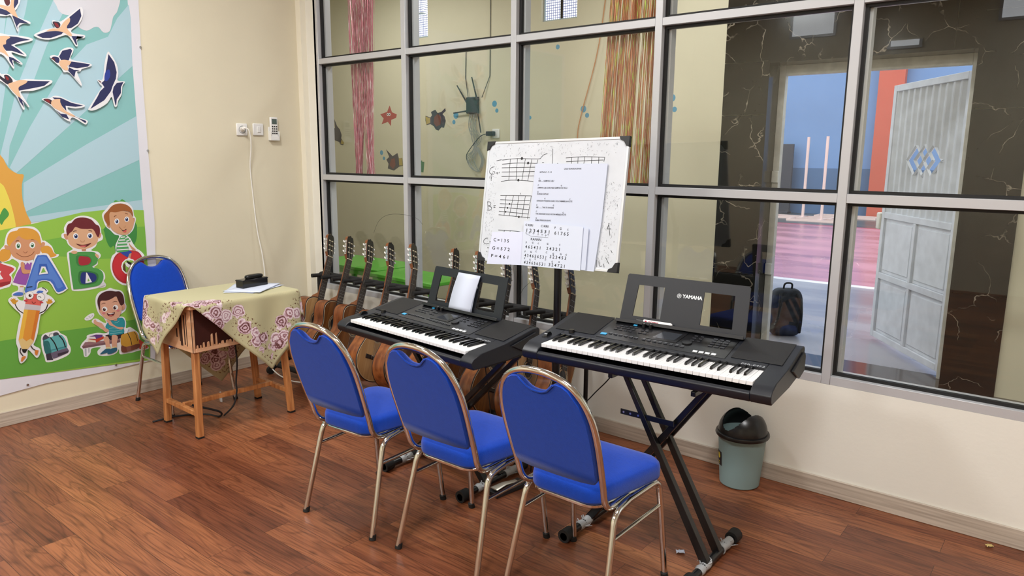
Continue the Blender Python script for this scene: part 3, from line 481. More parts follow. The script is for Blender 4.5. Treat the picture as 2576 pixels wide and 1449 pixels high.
('c','5a4030',[4,-2828,836,-2818,872,-2802,864])],
'B1':[('s','f2f2f6',[-3334,4540,-3272,4534,-3218,4564,-3050,4714,-3010,4712,-3014,4630,-3066,4532,-3152,4456,-3128,4424,-3016,4420,-3022,4386,-3072,4378,-3102,4346,-3098,4292,-3124,4288,-3168,4364,-3218,4394,-3358,4332,-3460,4320,-3530,4342,-3528,4368,-3416,4432,-3322,4462,-3342,4502]),
('p','262b5c',[-3038,4708,-3030,4628,-3074,4540,-3150,4480,-3202,4468,-3198,4514,-3156,4600]),
('p','262b5c',[-3516,4358,-3418,4404,-3300,4430,-3240,4422,-3260,4398,-3374,4344,-3458,4334]),
('s','eec39e',[-3414,4410,-3348,4450,-3280,4462,-3222,4538,-3160,4590,-3160,4546,-3198,4478,-3148,4404,-3184,4390,-3232,4420,-3316,4426]),
('s','2a2438',[-3340,4520,-3282,4528,-3262,4504,-3278,4468,-3312,4462]),
('s','8c1f26',[-3324,4514,-3292,4510,-3278,4476,-3304,4468]),
('p','262b5c',[-3158,4392,-3026,4404,-3040,4390,-3096,4400,-3112,4362,-3106,4300,-3118,4302])],
'B2':[('s','f2f2f6',[-3402,4140,-3358,4164,-3316,4158,-3286,4216,-3214,4260,-3152,4258,-3158,4212,-3190,4136,-3086,4118,-2972,4102,-2984,4072,-3076,4036,-3098,4006,-3134,3994,-3096,3868,-3112,3852,-3214,3978,-3274,3982,-3296,4026,-3366,4090]),
('p','262b5c',[-3308,4150,-3268,4218,-3180,4250,-3164,4230,-3210,4120,-3288,4108]),
('s','262b5c',[-3382,4134,-3342,4146,-3310,4132,-3314,4086,-3348,4084]),
('p','5c1d22',[-3396,4124,-3362,4132,-3348,4092,-3324,4076]),
('s','eec39e',[-3314,4096,-3260,4120,-3184,4108,-3196,4070,-3232,4058,-3224,4014,-3262,4006,-3302,4042]),
('p','262b5c',[-3184,4108,-3088,4104,-2986,4096,-3012,4070,-3130,4040,-3220,4050]),
('p','262b5c',[-3216,4042,-3166,4018,-3104,4020,-3150,4002,-3170,3936,-3110,3866,-3134,3892,-3228,4004])],
'B3':[('s','f2f2f6',[-2920,3928,-2870,3928,-2846,3982,-2818,4136,-2776,4254,-2748,4246,-2684,4130,-2674,4016,-2690,3938,-2624,3934,-2604,3926,-2638,3874,-2656,3776,-2700,3706,-2722,3636,-2754,3634,-2774,3740,-2828,3668,-2916,3606,-3002,3568,-3048,3576,-3040,3600,-2950,3738,-2876,3846,-2892,3874]),
('p','262b5c',[-2768,4236,-2710,4146,-2692,4034,-2708,3956,-2754,3866,-2778,3806,-2862,3696,-3028,3586,-2932,3738,-2900,3798,-2848,3848,-2876,3894,-2842,3926,-2818,4032]),
('s','2b3f9a',[-2808,4042,-2774,4054,-2770,3988,-2804,3928,-2838,3926,-2832,3992]),
('p','5c2020',[-2916,3924,-2888,3916,-2874,3886]),
('p','262b5c',[-2744,3856,-2702,3908,-2624,3924,-2658,3864,-2664,3794,-2720,3714,-2730,3656,-2740,3644,-2760,3798])],
'B4':[('s','f2f2f6',[-3530,3668,-3488,3684,-3438,3688,-3402,3712,-3334,3708,-3218,3656,-3096,3634,-3094,3606,-3190,3582,-3276,3588,-3198,3498,-3076,3456,-3080,3418,-3108,3408,-3216,3478,-3254,3458,-3256,3430,-3322,3464,-3400,3554,-3446,3606,-3500,3644]),
('p','262b5c',[-3420,3694,-3334,3694,-3228,3646,-3102,3620,-3188,3602,-3292,3610,-3288,3550,-3342,3620]),
('s','3a2430',[-3514,3664,-3472,3676,-3424,3656,-3436,3616,-3476,3636]),
('s','8c1f26',[-3498,3664,-3456,3664,-3450,3632,-3478,3644]),
('s','eec39e',[-3418,3666,-3344,3680,-3344,3644,-3304,3558,-3206,3502,-3232,3492,-3348,3546,-3414,3580,-3440,3624]),
('p','262b5c',[-3398,3558,-3352,3518,-3292,3512,-3270,3458,-3338,3482]),
('p','262b5c',[-3240,3506,-3156,3472,-3086,3446,-3098,3422,-3164,3472])],
'B5':[('s','f2f2f6',[-3880,3910,-3834,3914,-3798,3884,-3754,3852,-3664,3876,-3542,3878,-3418,3884,-3412,3852,-3510,3792,-3612,3752,-3718,3740,-3722,3706,-3662,3584,-3674,3576,-3714,3626,-3708,3556,-3728,3550,-3772,3676,-3806,3718,-3854,3792,-3904,3832,-3946,3854,-3936,3948,-3896,3910]),
('p','262b5c',[-3658,3856,-3428,3870,-3492,3814,-3610,3780,-3746,3744,-3754,3782]),
('s','2a2438',[-3870,3898,-3828,3898,-3794,3840,-3844,3802,-3902,3848,-3928,3880,-3926,3906,-3870,3860]),
('s','8c1f26',[-3858,3892,-3830,3872,-3836,3846,-3854,3856]),
('s','eec39e',[-3844,3802,-3788,3832,-3722,3860,-3654,3856,-3678,3824,-3742,3784,-3746,3738,-3736,3668,-3762,3684,-3798,3726]),
('p','262b5c',[-3762,3684,-3734,3660,-3670,3580,-3728,3638,-3712,3564,-3752,3632])],
'B6':[('s','f2f2f6',[-3898,4318,-3776,4324,-3658,4330,-3564,4316,-3568,4290,-3666,4252,-3740,4222,-3688,4188,-3638,4142,-3644,4116,-3702,4126,-3772,4146,-3760,4112,-3684,4042,-3700,4026,-3764,4060,-3764,3990,-3780,3980,-3832,4078,-3874,4116,-3920,4120]),
('p','262b5c',[-3824,4310,-3716,4314,-3582,4300,-3688,4266,-3772,4222,-3712,4186,-3654,4132,-3770,4162,-3824,4156,-3858,4204]),
('s','eec39e',[-3902,4284,-3808,4312,-3772,4300,-3812,4268,-3820,4226,-3850,4204,-3806,4098,-3850,4128,-3914,4164]),
('p','262b5c',[-3806,4098,-3762,4086,-3692,4036,-3780,4066,-3770,3994,-3804,4056])],
'B7':[('s','f2f2f6',[-3856,4726,-3764,4740,-3644,4760,-3638,4694,-3678,4610,-3702,4574,-3664,4518,-3572,4494,-3566,4468,-3622,4464,-3676,4432,-3686,4378,-3700,4382,-3740,4524,-3788,4518,-3878,4530]),
('p','262b5c',[-3694,4752,-3648,4760,-3660,4672,-3702,4606,-3706,4648]),
('p','262b5c',[-3870,4598,-3782,4578,-3738,4554,-3786,4526,-3876,4538]),
('s','eec39e',[-3868,4624,-3800,4626,-3746,4626,-3724,4696,-3726,4746,-3682,4754,-3706,4632,-3676,4504,-3732,4544,-3782,4578]),
('s','5c1d22',[-3796,4736,-3750,4742,-3738,4660,-3768,4626,-3788,4662]),
('p','262b5c',[-3732,4534,-3650,4504,-3578,4470,-3668,4466,-3696,4428,-3692,4386])],
}
BL = [[-3,260,3,188],[-310,210,-215,216,-86,212,-68,219,-54,231,-32,237],[-308,189,-206,194,-87,190],[-308,171,-94,172],[-306,150,-98,151],[-305,127,-101,130],[-306,102,-243,109,-164,107,-102,103],[-258,213,-256,110],[-213,217,-210,109],[-163,215,-173,107],[-123,212,-136,105],[-86,209,-90,189],[-138,190,-147,190],[-347,207,-314,212],[-301,31,-221,32,-104,32],[-300,10,-112,8],[-300,-10,-115,-12],[-303,-28,-114,-35],[-302,-48,-113,-57],[-302,-66,-189,-71,-101,-75],[-264,32,-266,-69],[-217,32,-232,-70],[-183,33,-189,-72],[-142,32,-153,-75],[-106,31,-117,-81],[-172,46,-175,38],[77,214,177,218,291,213],[81,196,179,199,285,201],[111,216,112,186],[146,216,148,186],[184,218,181,185],[222,217,222,185],[259,216,261,184],[291,213,288,193],[-295,-143,-214,-143,-154,-146],[-254,-143,-257,-151],[-217,-143,-219,-149],[-357,177,-382,169,-385,145,-358,139,-356,150],[-366,145,-374,134,-370,105],[-362,153,-349,150],[-341,147,-328,147],[-340,142,-329,142],[-323,151,-321,144],[-382,-2,-375,-45],[-384,-2,-362,-4,-361,-18,-376,-23],[-376,-23,-352,-31,-358,-44,-382,-45],[-341,-21,-326,-20],[-340,-29,-327,-29],[-359,-186,-382,-195,-384,-211,-369,-217,-349,-214],[-346,-203,-333,-203],[-345,-211,-333,-211],[347,-84,339,-110],[344,-84,356,-140],[336,-111,359,-110],[300,-253,303,-286],[311,-256,316,-280,330,-279],[337,-269,342,-285],[345,-240,364,-267],[368,-205,376,-217],[-59,194,-48,194]]
BD = [(-185,216,4.3),(-144,193,3.8),(-195,109,3.8),(-237,-10,2.8),(-248,-30,2.8),(-258,-50,2.8),(-171,-73,3.3),(-353,-236,1.9),(-358,-255,1.4),(33,186,2.4)]
PAP = {'A': [(-93,188),(314,183),(310,-79),(294,-308),(227,-308),(-96,-93)],'B': [(-122,-92),(222,-108),(227,-310),(-116,-309)],'C': [(-326,-155),(-122,-145),(-116,-309),(-345,-318)]}
TX = [('LAGU SUNGAI KAPUAS',79,161,96),('INTRO,C - F - G',-62,146,70),('C',-64,115,6),('HEI ..... SAMPAN LAJU',-65,104,91),('C',-67,83,8),('G',68,82,6),('SAMPAN LAJU DARI HILIR SAMPAN KE HULU',-66,71,173),('G',-66,51,6),('SUNGAI KAPUAS',-66,41,67),('G',-21,19,5),('C',124,18,6),('SUNGGUH PANJANG DARO DOLO MEMBELAH KOTE',-65,8,207),('C',-65,-13,7),('G',33,-13,6),('HEI ......... TAK DI SANGKE',-65,-24,104),('C',-64,-44,7),('G',92,-46,6),('TAK DISANGKE DOLO HUTAN MENJADI KOTE',-64,-55,178),('G',-62,-76,6),('RAMAI PENDUDUKNYE',-63,-86,91)]
HX = [('1 2 3 4 5 3 1',-107,-138,137,16),('C KIRI',-112,-112,46,10),('C KIRI',-18,-114,44,10),('F',62,-119,6,11),('G',92,-122,11,11),('C',135,-125,6,8),('6 1 7 6 5',64,-144,81,16),('KANAN',-72,-179,62,12),('F',-100,-198,8,10),('G',-62,-196,9,8),('C',-27,-198,6,7),('4 6 5 4 3 1',-100,-218,91,15),('G',26,-197,8,9),('C',97,-198,6,8),('2 4 3 2 1',26,-219,77,15),('F',-102,-242,7,9),('G',-68,-241,9,9),('C',-37,-237,6,8),('C',25,-238,6,8),('G',64,-242,9,9),('G',107,-241,9,9),('C',139,-242,8,8),('4 3 4 6 5 6 5 3 1',-101,-260,130,15),('3 2 3 4 5 3',49,-257,94,15),('F',-100,-275,7,8),('G',-69,-279,10,8),('C',-38,-274,9,8),('C',23,-275,8,8),('G',63,-280,8,8),('G',102,-279,9,8),('4 3 4 6 5 6 5 3 1',-100,-294,127,15),('3 2 4 7 2 1',47,-295,92,15)]
HC = [('C = 1 3 5',-314,-194,100,16),('G = 5 7 2',-318,-236,114,16),('F = 4 6 1',-321,-275,111,16)]
ARR = [(-103,-148,-101,-158),(-103,-148,-108,-153),(-103,-148,-96,-153),(-84,-146,-82,-156),(-84,-146,-89,-152),(-84,-146,-77,-151),(-58,-148,-57,-158),(-58,-148,-63,-153),(-58,-148,-52,-152),(-30,-150,-29,-160),(-30,-150,-35,-155),(-30,-150,-24,-155),(-6,-152,-5,-162),(-6,-152,-11,-157),(-6,-152,0,-156),(15,-154,16,-164),(15,-154,10,-159),(15,-154,21,-158),(29,-150,30,-160),(29,-150,24,-155),(29,-150,35,-155),(-100,-155,-69,-166),(-69,-166,31,-167)]
# ================================================================ ROOM SHELL
box('floor', (0, -6.5, -.1), (8, 0, 0), M_floor, kind=ST)
box('wall_left', (-.15, -6.5, 0), (0, .15, 3.4), M_wall, kind=ST)
box('wall_right', (8, -6.5, 0), (8.15, .15, 3.4), M_wall, kind=ST)
box('wall_rear', (-.15, -6.65, 0), (8.15, -6.5, 3.4), M_wall, kind=ST)
M_sky = mat('daylit_pane', 'f4f8ff', .5, emis=3.0)
for n_, x0, x1, z0, z1 in (('window_4', 1.37, 1.88, 3.08, 3.36), ('window_5', 3.65, 4.2, 3.08, 3.36), ('window_6', 2.55, 2.86, 2.86, 2.93)):
    wr = empty(n_, (0, 0, 0)); wr['kind'] = ST
    box('pane', (x0, -6.5, z0), (x1, -6.49, z1), M_sky, wr)
    f = MB(); f.bb((x0-.03, -6.5, z0-.03), (x0, -6.47, z1)); f.bb((x1, -6.5, z0-.03), (x1+.03, -6.47, z1)); f.bb((x0, -6.5, z0-.03), (x1, -6.47, z0)); f.build('window_frame', M_alu, wr, smooth=0)
box('ceiling', (-.15, -6.65, 3.4), (8.15, 2.5, 3.5), M_ceil, kind=ST)
# low wall below the glazing
box('wall_front', (0, 0, 0), (8, .12, .528), M_wallB, kind=ST)
b = MB(); b.bb((0, 0, .528), (.165, .12, 3.4)); b.build('trim_2', M_wallB, smooth=0, kind=ST)
box('trim_1', (0, -.045, 0), (.055, 0, 3.4), M_trim, kind=ST)
box('trim_3', (.165, 0, 3.2), (8, .12, 3.4), M_wallB, kind=ST)
box('baseboard_front', (.055, -.012, 0), (8, 0, .085), M_base, kind=ST, bevel=.003)
box('baseboard_left', (0, -6.5, 0), (.012, -.045, .085), M_base, kind=ST, bevel=.003)
# ceiling panel lamps
for x, y in LAMPS:
    t = tag(empty('ceiling_light', (x, y, 3.4)), 'square flush ceiling light above the music corner', 'light', 'ceiling lights')
    box('frame', (-.48, -.48, -.03), (.48, .48, 0), M_white, t, .004)
    box('diffuser', (-.44, -.44, -.034), (.44, .44, -.03), mat('lamp_diffuser', 'fff6e6', .5, emis=2.5), t)
# glazed partition
win = empty('window_1', (0, 0, 0)); win['kind'] = ST
XS = [(.165, .187), (1.059, 1.10), (1.977, 2.016), (2.897, 2.936), (3.822, 3.861), (4.74, 4.779), (5.658, 5.697), (6.576, 6.615), (7.494, 7.533)]
ZS = [(.528, .568), (1.353, 1.393), (2.182, 2.22), (3.16, 3.2)]
for i, (a, c) in enumerate(XS):
    b = MB(); b.bb((a-(.022 if i == 0 else 0), 0, .528), (c, .10, 3.2)); b.build('mullion', M_alu, win, .0015, seg=1)
for i, (a, c) in enumerate(XS):
    x1 = XS[i+1][0] if i < len(XS)-1 else 8.0
    for za, zc in ZS: b = MB(); b.bb((c, .001, za), (x1, .099, zc)); b.build('rail', M_alu, win, .0015, seg=1)
    for k in range(3):
        z0, z1 = ZS[k][1], ZS[k+1][0]
        g = MB(); w = .014; y0, y1 = .030, .052
        for q0, q1 in (((c, z0), (c+w, z1)), ((x1-w, z0), (x1, z1)), ((c+w, z0), (x1-w, z0+w)), ((c+w, z1-w), (x1-w, z1))):
            g.bb((q0[0], y0, q0[1]), (q1[0], y1, q1[1]))
        g.build('gasket', M_gasket, win, smooth=0)
        g = MB(); w2 = .028; y0, y1 = .052, .1
        for q0, q1 in (((c, z0), (c+w2, z1)), ((x1-.012, z0), (x1, z1)), ((c+w2, z0), (x1-.012, z0+.008)), ((c+w2, z1-.008), (x1-.012, z1))): g.bb((q0[0], y0, q0[1]), (q1[0], y1, q1[1]))
        g.build('bead', M_alu, win, smooth=0)
        MB().bb((c+.004, .042, z0+.004), (x1-.004, .047, z1-.004)).build('pane', M_glass, win, smooth=0)

# ================================================================ HALL BEYOND THE GLASS
M_hall = mat('hall_cream_paint', 'dbd3b8', .6, noise=.03, nscale=2, bump=.2, bscale=50)
YF = 2.2
M_hfloor = mat('hall_floor_tile', '45423f', .15, noise=.15, nscale=3)
box('floor_hall', (-4, .12, -.1), (8.15, YF+.3, 0), M_hfloor, kind=ST)
def wseg(n, x0, x1, z0, z1, m, y0=YF, y1=YF+.28): return box(n, (x0, y0, z0), (x1, y1, z1), m, kind=ST)
b = MB()
for x0, x1, z0, z1 in ((-4, 2.68, 0, 2.74), (-4, -1.2, 2.74, 3.4), (-.90, .56, 2.74, 3.4), (.95, 2.68, 2.74, 3.4), (2.68, 4.03, 2.25, 3.4), (4.03, 8.15, 0, 3.4), (-1.2, -.90, 3.25, 3.4), (.56, .95, 3.25, 3.4)):
    b.bb((x0, YF, z0), (x1, YF+.28, z1))
b.build('wall_back', M_hall, smooth=0, kind=ST)
box('wall_hall_left', (-4.15, .12, 0), (-4, YF+.28, 3.4), M_hall, kind=ST)
box('ceiling_hall', (-4.15, .12, 3.4), (-.15, YF+.28, 3.5), M_ceil, kind=ST)
box('wall_hall_near', (-4.15, .0, 0), (-.15, .12, 3.4), M_hall, kind=ST)
# black marble surround of the doorway (slabs with thin joints)
b = MB()
ym, yb = YF-.018, YF
for z0, z1 in ((0, .66), (.663, 1.26), (1.263, 1.86), (1.863, 2.25), (2.253, 2.85), (2.853, 3.4)): b.bb((2.345, ym, z0), (2.68, yb, z1))
for x0, x1 in ((2.68, 3.28), (3.283, 3.88), (3.883, 4.03)):
    for z0, z1 in ((2.25, 2.85), (2.853, 3.4)): b.bb((x0, ym, z0), (x1, yb, z1))
for z0, z1 in ((0, .664), (.667, 1.26), (1.263, 1.86), (1.863, 2.46), (2.463, 3.4)): b.bb((4.03, ym, z0), (4.335, yb, z1))
b.bb((2.68, YF-.018, 0), (2.695, YF+.28, 2.25)); b.bb((4.015, YF-.018, 0), (4.03, YF+.28, 2.25)); b.bb((2.695, YF-.018, 2.235), (4.015, YF+.28, 2.25))
b.build('trim_4', M_marble, smooth=0, kind=ST)
# glass block vents high in the back wall
def block_mat():
    m, N, L, bb = nodes_of('glass_block'); tc = N.new('ShaderNodeTexCoord'); br = N.new('ShaderNodeTexBrick'); br.offset = 0
    br.inputs['Scale'].default_value = 1; br.inputs['Brick Width'].default_value = .022; br.inputs['Row Height'].default_value = .022; br.inputs['Mortar Size'].default_value = .003
    br.inputs['Color1'].default_value = (1, 1, 1, 1); br.inputs['Color2'].default_value = (.85, .92, 1, 1); br.inputs['Mortar'].default_value = (.12, .14, .3, 1)
    mp = N.new('ShaderNodeMapping'); mp.inputs['Rotation'].default_value = (PI/2, 0, 0); L.new(tc.outputs['Object'], mp.inputs[0]); L.new(mp.outputs[0], br.inputs['Vector'])
    L.new(br.outputs['Color'], bb.inputs['Emission Color']); bb.inputs['Emission Strength'].default_value = 1.1; L.new(br.outputs['Color'], bb.inputs['Base Color']); return m
M_block = block_mat()
for n, sq in (('window_2', ((-1.185, -.915, 2.76, 2.985), (-1.185, -1.015, 3.0, 3.22))), ('window_3', ((.575, .75, 2.755, 3.22), (.765, .935, 2.755, 3.22)))):
    w_ = empty(n, (0, 0, 0)); w_['kind'] = ST
    for x0, x1, z0, z1 in sq:
        box('glass_block', (x0, YF+.05, z0), (x1, YF+.15, z1), M_block, w_)
    xa, xb = min(q[0] for q in sq), max(q[1] for q in sq)
    f = MB()
    for x0, x1, z0, z1 in sq:
        f.bb((x0-.012, YF+.03, z0-.012), (x0, YF+.14, z1)); f.bb((x0, YF+.03, z0-.012), (x1, YF+.14, z0))
    if n == 'window_3': f.bb((.75, YF+.03, 2.755), (.765, YF+.14, 3.22))
    f.build('window_frame', mat('vent_frame', 'a9b8c0', .4), w_, smooth=0)
# door frame and iron gate, opened outwards
M_gfr = mat('gate_frame_paint', 'd8d6cc', .45, noise=.12, nscale=14)
M_gate = mat('gate_white_paint', 'd0d5dd', .42, noise=.10, nscale=9)
df = MB(); yj0, yj1 = YF+.20, YF+.26
df.bb((2.695, yj0, 0), (2.745, yj1, 2.235)); df.bb((3.965, yj0, 0), (4.015, yj1, 2.235)); df.bb((2.745, yj0, 2.16), (3.965, yj1, 2.235))
d1 = df.build('door_1', M_gfr, bevel=.003, kind=ST)
for z in (.62, 1.35): box('lock_catch', (2.70, yj0-.03, z), (2.75, yj0, z+.09), M_gfr, d1, .004)
gt = tag(empty('iron_gate', (3.985, 2.47, .03), math.atan2(.917, -.664)), 'white iron gate with ribbed upper panel and diamond grille, swung open outdoors', 'gate')
GW, GH = 1.13, 2.10
f = MB(); tq = .022
for x0, x1, z0, z1 in ((0, .05, 0, GH), (GW-.05, GW, 0, GH), (.05, GW-.05, 0, .05), (.05, GW-.05, GH-.05, GH), (.05, GW-.05, 1.02, 1.07), (.05, GW-.05, .51, .56), (GW/2-.02, GW/2+.02, .05, .51), (GW/2-.02, GW/2+.02, .56, 1.02)):
    f.bb((x0, -tq, z0), (x1, tq, z1))
f.build('gate_frame', M_gate, gt, .003)
for x0, x1 in ((.05, GW/2-.02), (GW/2+.02, GW-.05)):
    for z0, z1 in ((.05, .51), (.56, 1.02)):
        p = MB(); p.bb((x0, -.004, z0), (x1, .004, z1)); p.bb((x0+.03, -.012, z0+.03), (x1-.03, .012, z1-.03)); p.build('lower_panel', M_gate, gt, .008)
# ribbed sheet with a real lozenge opening: columns are cut where the opening is
rb = MB(); zc, hw, hh = 1.50, .26, .115
def lo(x):
    d = 0
    for cx in (-.13, 0, .13):
        q = 1-abs(x-(GW/2+cx))/.13
        if q > 0: d = max(d, q)
    return d*hh
n = 88
for i in range(n):
    xa = .05+(GW-.1)*i/n; xb = .05+(GW-.1)*(i+1)/n; ya = .012*math.cos(2*PI*i/8); yb_ = .012*math.cos(2*PI*(i+1)/8)
    da, db = lo(xa), lo(xb)
    for lo_, hi_ in (((1.07, 1.07), (zc-da, zc-db)), ((zc+da, zc+db), (GH-.05, GH-.05))):
        v = [(xa, ya-.002, lo_[0]), (xb, yb_-.002, lo_[1]), (xb, yb_-.002, hi_[1]), (xa, ya-.002, hi_[0]), (xa, ya+.002, lo_[0]), (xb, yb_+.002, lo_[1]), (xb, yb_+.002, hi_[1]), (xa, ya+.002, hi_[0])]
        rb.add(v, [(0, 1, 2, 3), (7, 6, 5, 4), (0, 4, 5, 1), (3, 2, 6, 7)])
rb.build('ribbed_sheet', M_gate, gt, smooth=30)
dg = MB()
for cx in (-.13, 0, .13):
    P = [V((GW/2+cx-.13, 0, zc)), V((GW/2+cx, 0, zc+hh)), V((GW/2+cx+.13, 0, zc)), V((GW/2+cx, 0, zc-hh))]
    for i in range(4): dg.tube([P[i], P[(i+1) % 4]], .012, 4)
for s in (-1, 1):
    P = [V((GW/2+s*.065-.085, 0, zc)), V((GW/2+s*.065, 0, zc+.075)), V((GW/2+s*.065+.085, 0, zc)), V((GW/2+s*.065, 0, zc-.075))]
    for i in range(4): dg.tube([P[i], P[(i+1) % 4]], .008, 4)
dg.build('diamond_grille', M_gate, gt, smooth=30)
for z in (.25, 1.05, 1.85): MB().cyl((-.01, 0, z), (-.01, 0, z+.1), .014).build('hinge', M_gate, gt)
box('lock_box', (GW, -.035, .92), (GW+.07, .035, 1.06), M_gfr, gt, .01)
box('bolt_plate', (GW-.06, -.05, 1.06), (GW-.02, -.02, 1.42), M_gfr, gt, .004)
# court outside
def court():
    m, N, L, bb = nodes_of('wet_court_paint'); tc = N.new('ShaderNodeTexCoord'); sx = N.new('ShaderNodeSeparateXYZ'); L.new(tc.outputs['Object'], sx.inputs[0])
    n = N.new('ShaderNodeTexNoise'); n.inputs['Scale'].default_value = .9; n.inputs['Detail'].default_value = 6; mp = N.new('ShaderNodeMapping'); mp.inputs['Scale'].default_value = (.6, 1.6, 1); L.new(tc.outputs['Object'], mp.inputs[0]); L.new(mp.outputs[0], n.inputs['Vector'])
    r = N.new('ShaderNodeValToRGB'); r.color_ramp.interpolation = 'CONSTANT'; e = r.color_ramp.elements
    dv = N.new('ShaderNodeMath'); dv.operation = 'DIVIDE'; dv.inputs[1].default_value = 20; L.new(sx.outputs['Y'], dv.inputs[0]); L.new(dv.outputs[0], r.inputs[0])
    e[0].position = 0; e[0].color = lin('9c9ca4'); e[1].position = .30; e[1].color = lin('e9e6ea')
    for p, c in ((.305, 'c08a9a'), (.70, 'b0566a'), (.712, '50585e')): q = e.new(p); q.color = lin(c)
    mx = N.new('ShaderNodeMix'); mx.data_type = 'RGBA'; mx.blend_type = 'MULTIPLY'; mx.inputs[0].default_value = .55; rr = N.new('ShaderNodeValToRGB'); rr.color_ramp.elements[0].position = .35; rr.color_ramp.elements[0].color = (.55, .55, .6, 1); rr.color_ramp.elements[1].position = .6; rr.color_ramp.elements[1].color = (1.2, 1.2, 1.2, 1)  # paler noise streaks put the floor's whitish reflections into its colour
    L.new(n.outputs['Fac'], rr.inputs[0]); L.new(r.outputs[0], mx.inputs[6]); L.new(rr.outputs[0], mx.inputs[7]); L.new(mx.outputs[2], bb.inputs['Base Color'])
    r3 = N.new('ShaderNodeMapRange'); r3.inputs[3].default_value = .08; r3.inputs[4].default_value = .5; L.new(n.outputs['Fac'], r3.inputs[0]); L.new(r3.outputs[0], bb.inputs['Roughness']); return m
box('floor_court', (-25, YF+.3, -.1), (25, 26, -.005), court(), kind=ST)
M_cblue = mat('court_blue_paint', '6b8fbe', .7, noise=.06, nscale=.7)
box('wall_court', (-25, 17.6, 0), (25, 18, 8), M_cblue, kind=ST)
M_cdk = mat('court_blue_dado', '45678f', .7, noise=.10, nscale=1.2)
box('trim_5', (-25, 17.57, 0), (25, 17.6, 1.25), M_cdk, kind=ST)
box('trim_6', (.02, 17.35, 0), (.62, 17.57, 8), mat('orange_red_paint', 'c05c4c', .6, noise=.05, nscale=1), kind=ST)
# roof over the edge of the court
M_pst = mat('post_pink_paint', 'e3c9c4', .5)
def netpost(x, y, lab):
    t = tag(empty('net_post', (x, y, -.005)), lab, 'post', 'net posts on the court')
    MB().cyl((0, 0, .05), (0, 0, 2.05), .035).build('pole', M_pst, t)
    f = MB(); f.bb((-.75, -.3, 0), (.75, -.24, .05)); f.bb((-.75, .24, 0), (.75, .3, .05)); f.bb((-.75, -.24, 0), (-.69, .24, .05)); f.bb((.69, -.24, 0), (.75, .24, .05)); f.bb((-.05, -.24, 0), (.05, .24, .05)); f.build('base_frame', M_pst, t, smooth=0)
netpost(-1.15, 15.9, 'pale pink net post standing alone to the left on the court')
netpost(-.52, 15.3, 'pale pink net post, the left one of the close pair')
netpost(-.33, 16.9, 'pale pink net post, the right one of the close pair')
ck = tag(empty('dark_board', (-2.5, 17.3, -.005)), 'dark upright board against the blue court wall', 'board'); box('panel', (-.6, -.04, 0), (.55, .04, 1.9), mat('dark_board_paint', '2b3344', .6), ck, .01); box('foot', (-.6, -.15, 0), (.55, .15, .06), mat('dark_board_paint', '2b3344'), ck, .01)
# backpack in the doorway
bp_ = tag(empty('backpack', (2.68, 3.02, -.005), math.radians(35)), 'dark patterned school backpack standing outside the doorway', 'backpack')
M_bag = mat('bag_print', '2a2f38', .85, noise=.8, nscale=16); M_bagd = mat('bag_black', '14161b', .85)
def pillow(w, d, h, e=.35, n=14, m=12, taper=.85):
    q = MB(); vs = []; fs = []
    for i in range(m+1):
        t = i/m; ph = -PI/2+PI*t; zz = (math.sin(ph)); z = h/2+h/2*math.copysign(abs(zz)**.6, zz); rr = abs(math.cos(ph))**.35*(1-(1-taper)*t)
        for k in range(n):
            a = 2*PI*k/n; c_, s_ = math.cos(a), math.sin(a)
            vs.append((w/2*rr*math.copysign(abs(c_)**e, c_), d/2*rr*math.copysign(abs(s_)**e, s_), z))
    for i in range(m):
        for k in range(n): fs.append((i*n+k, i*n+(k+1) % n, (i+1)*n+(k+1) % n, (i+1)*n+k))
    return q.add(vs, fs)
pillow(.30, .17, .42, .45, 24, 14).build('body', M_bag, bp_, smooth=60)
q = pillow(.24, .08, .22, .45, 20, 10); q.v = [(x, y+.10, z+.02) for x, y, z in q.v]; q.build('front_pocket', M_bag, bp_, smooth=60)
MB().tube(fillet([(-.03, 0, .40), (-.03, -.02, .47), (.04, -.02, .47), (.04, 0, .40)], .03), .008, 8).build('top_handle', M_bagd, bp_)
for s in (-1, 1): MB().tube(smoothpts([(s*.07, -.07, .38), (s*.09, -.13, .30), (s*.10, -.12, .15), (s*.11, -.07, .04)], 4, False), (.024, .006) if 0 else .014, 8).build('shoulder_strap', M_bagd, bp_)
# router, its cords and socket on the back wall
M_rt = mat('router_case', '2c3a38', .5)
ro = tag(empty('wifi_router', (-.265, YF, 2.03)), 'dark wireless router with four antennas fixed on the hall wall', 'router')
box('case', (-.075, -.035, -.08), (.075, 0, .08), M_rt, ro, .008)
for a, c in (((-.07, 0, .03), (-.20, -.02, .20)), ((.06, 0, .08), (0, -.02, .27)), ((-.075, 0, -.055), (-.25, -.02, -.07)), ((.07, 0, -.03), (.12, -.02, -.27))): MB().cyl(V(a)+V((0, -.03, 0)), V(c)+V((0, -.01, 0)), .008, .006, 8).build('antenna', M_rt, ro)
sk = tag(empty('hall_socket', (.03, YF, 1.75)), 'cream wall socket on the hall wall with a black plug', 'socket')
box('plate', (-.045, -.012, -.045), (.045, 0, .045), M_white, sk, .006)
ad = tag(empty('black_adapter', (0, YF-.012, 1.75)), 'small black power adapter plugged into the hall socket', 'adapter')
box('body', (-.06, -.045, -.022), (.03, 0, .022), M_blk, ad, .006)
wc = MB(); M_gw = mat('grey_cord', '9a9c94', .5)
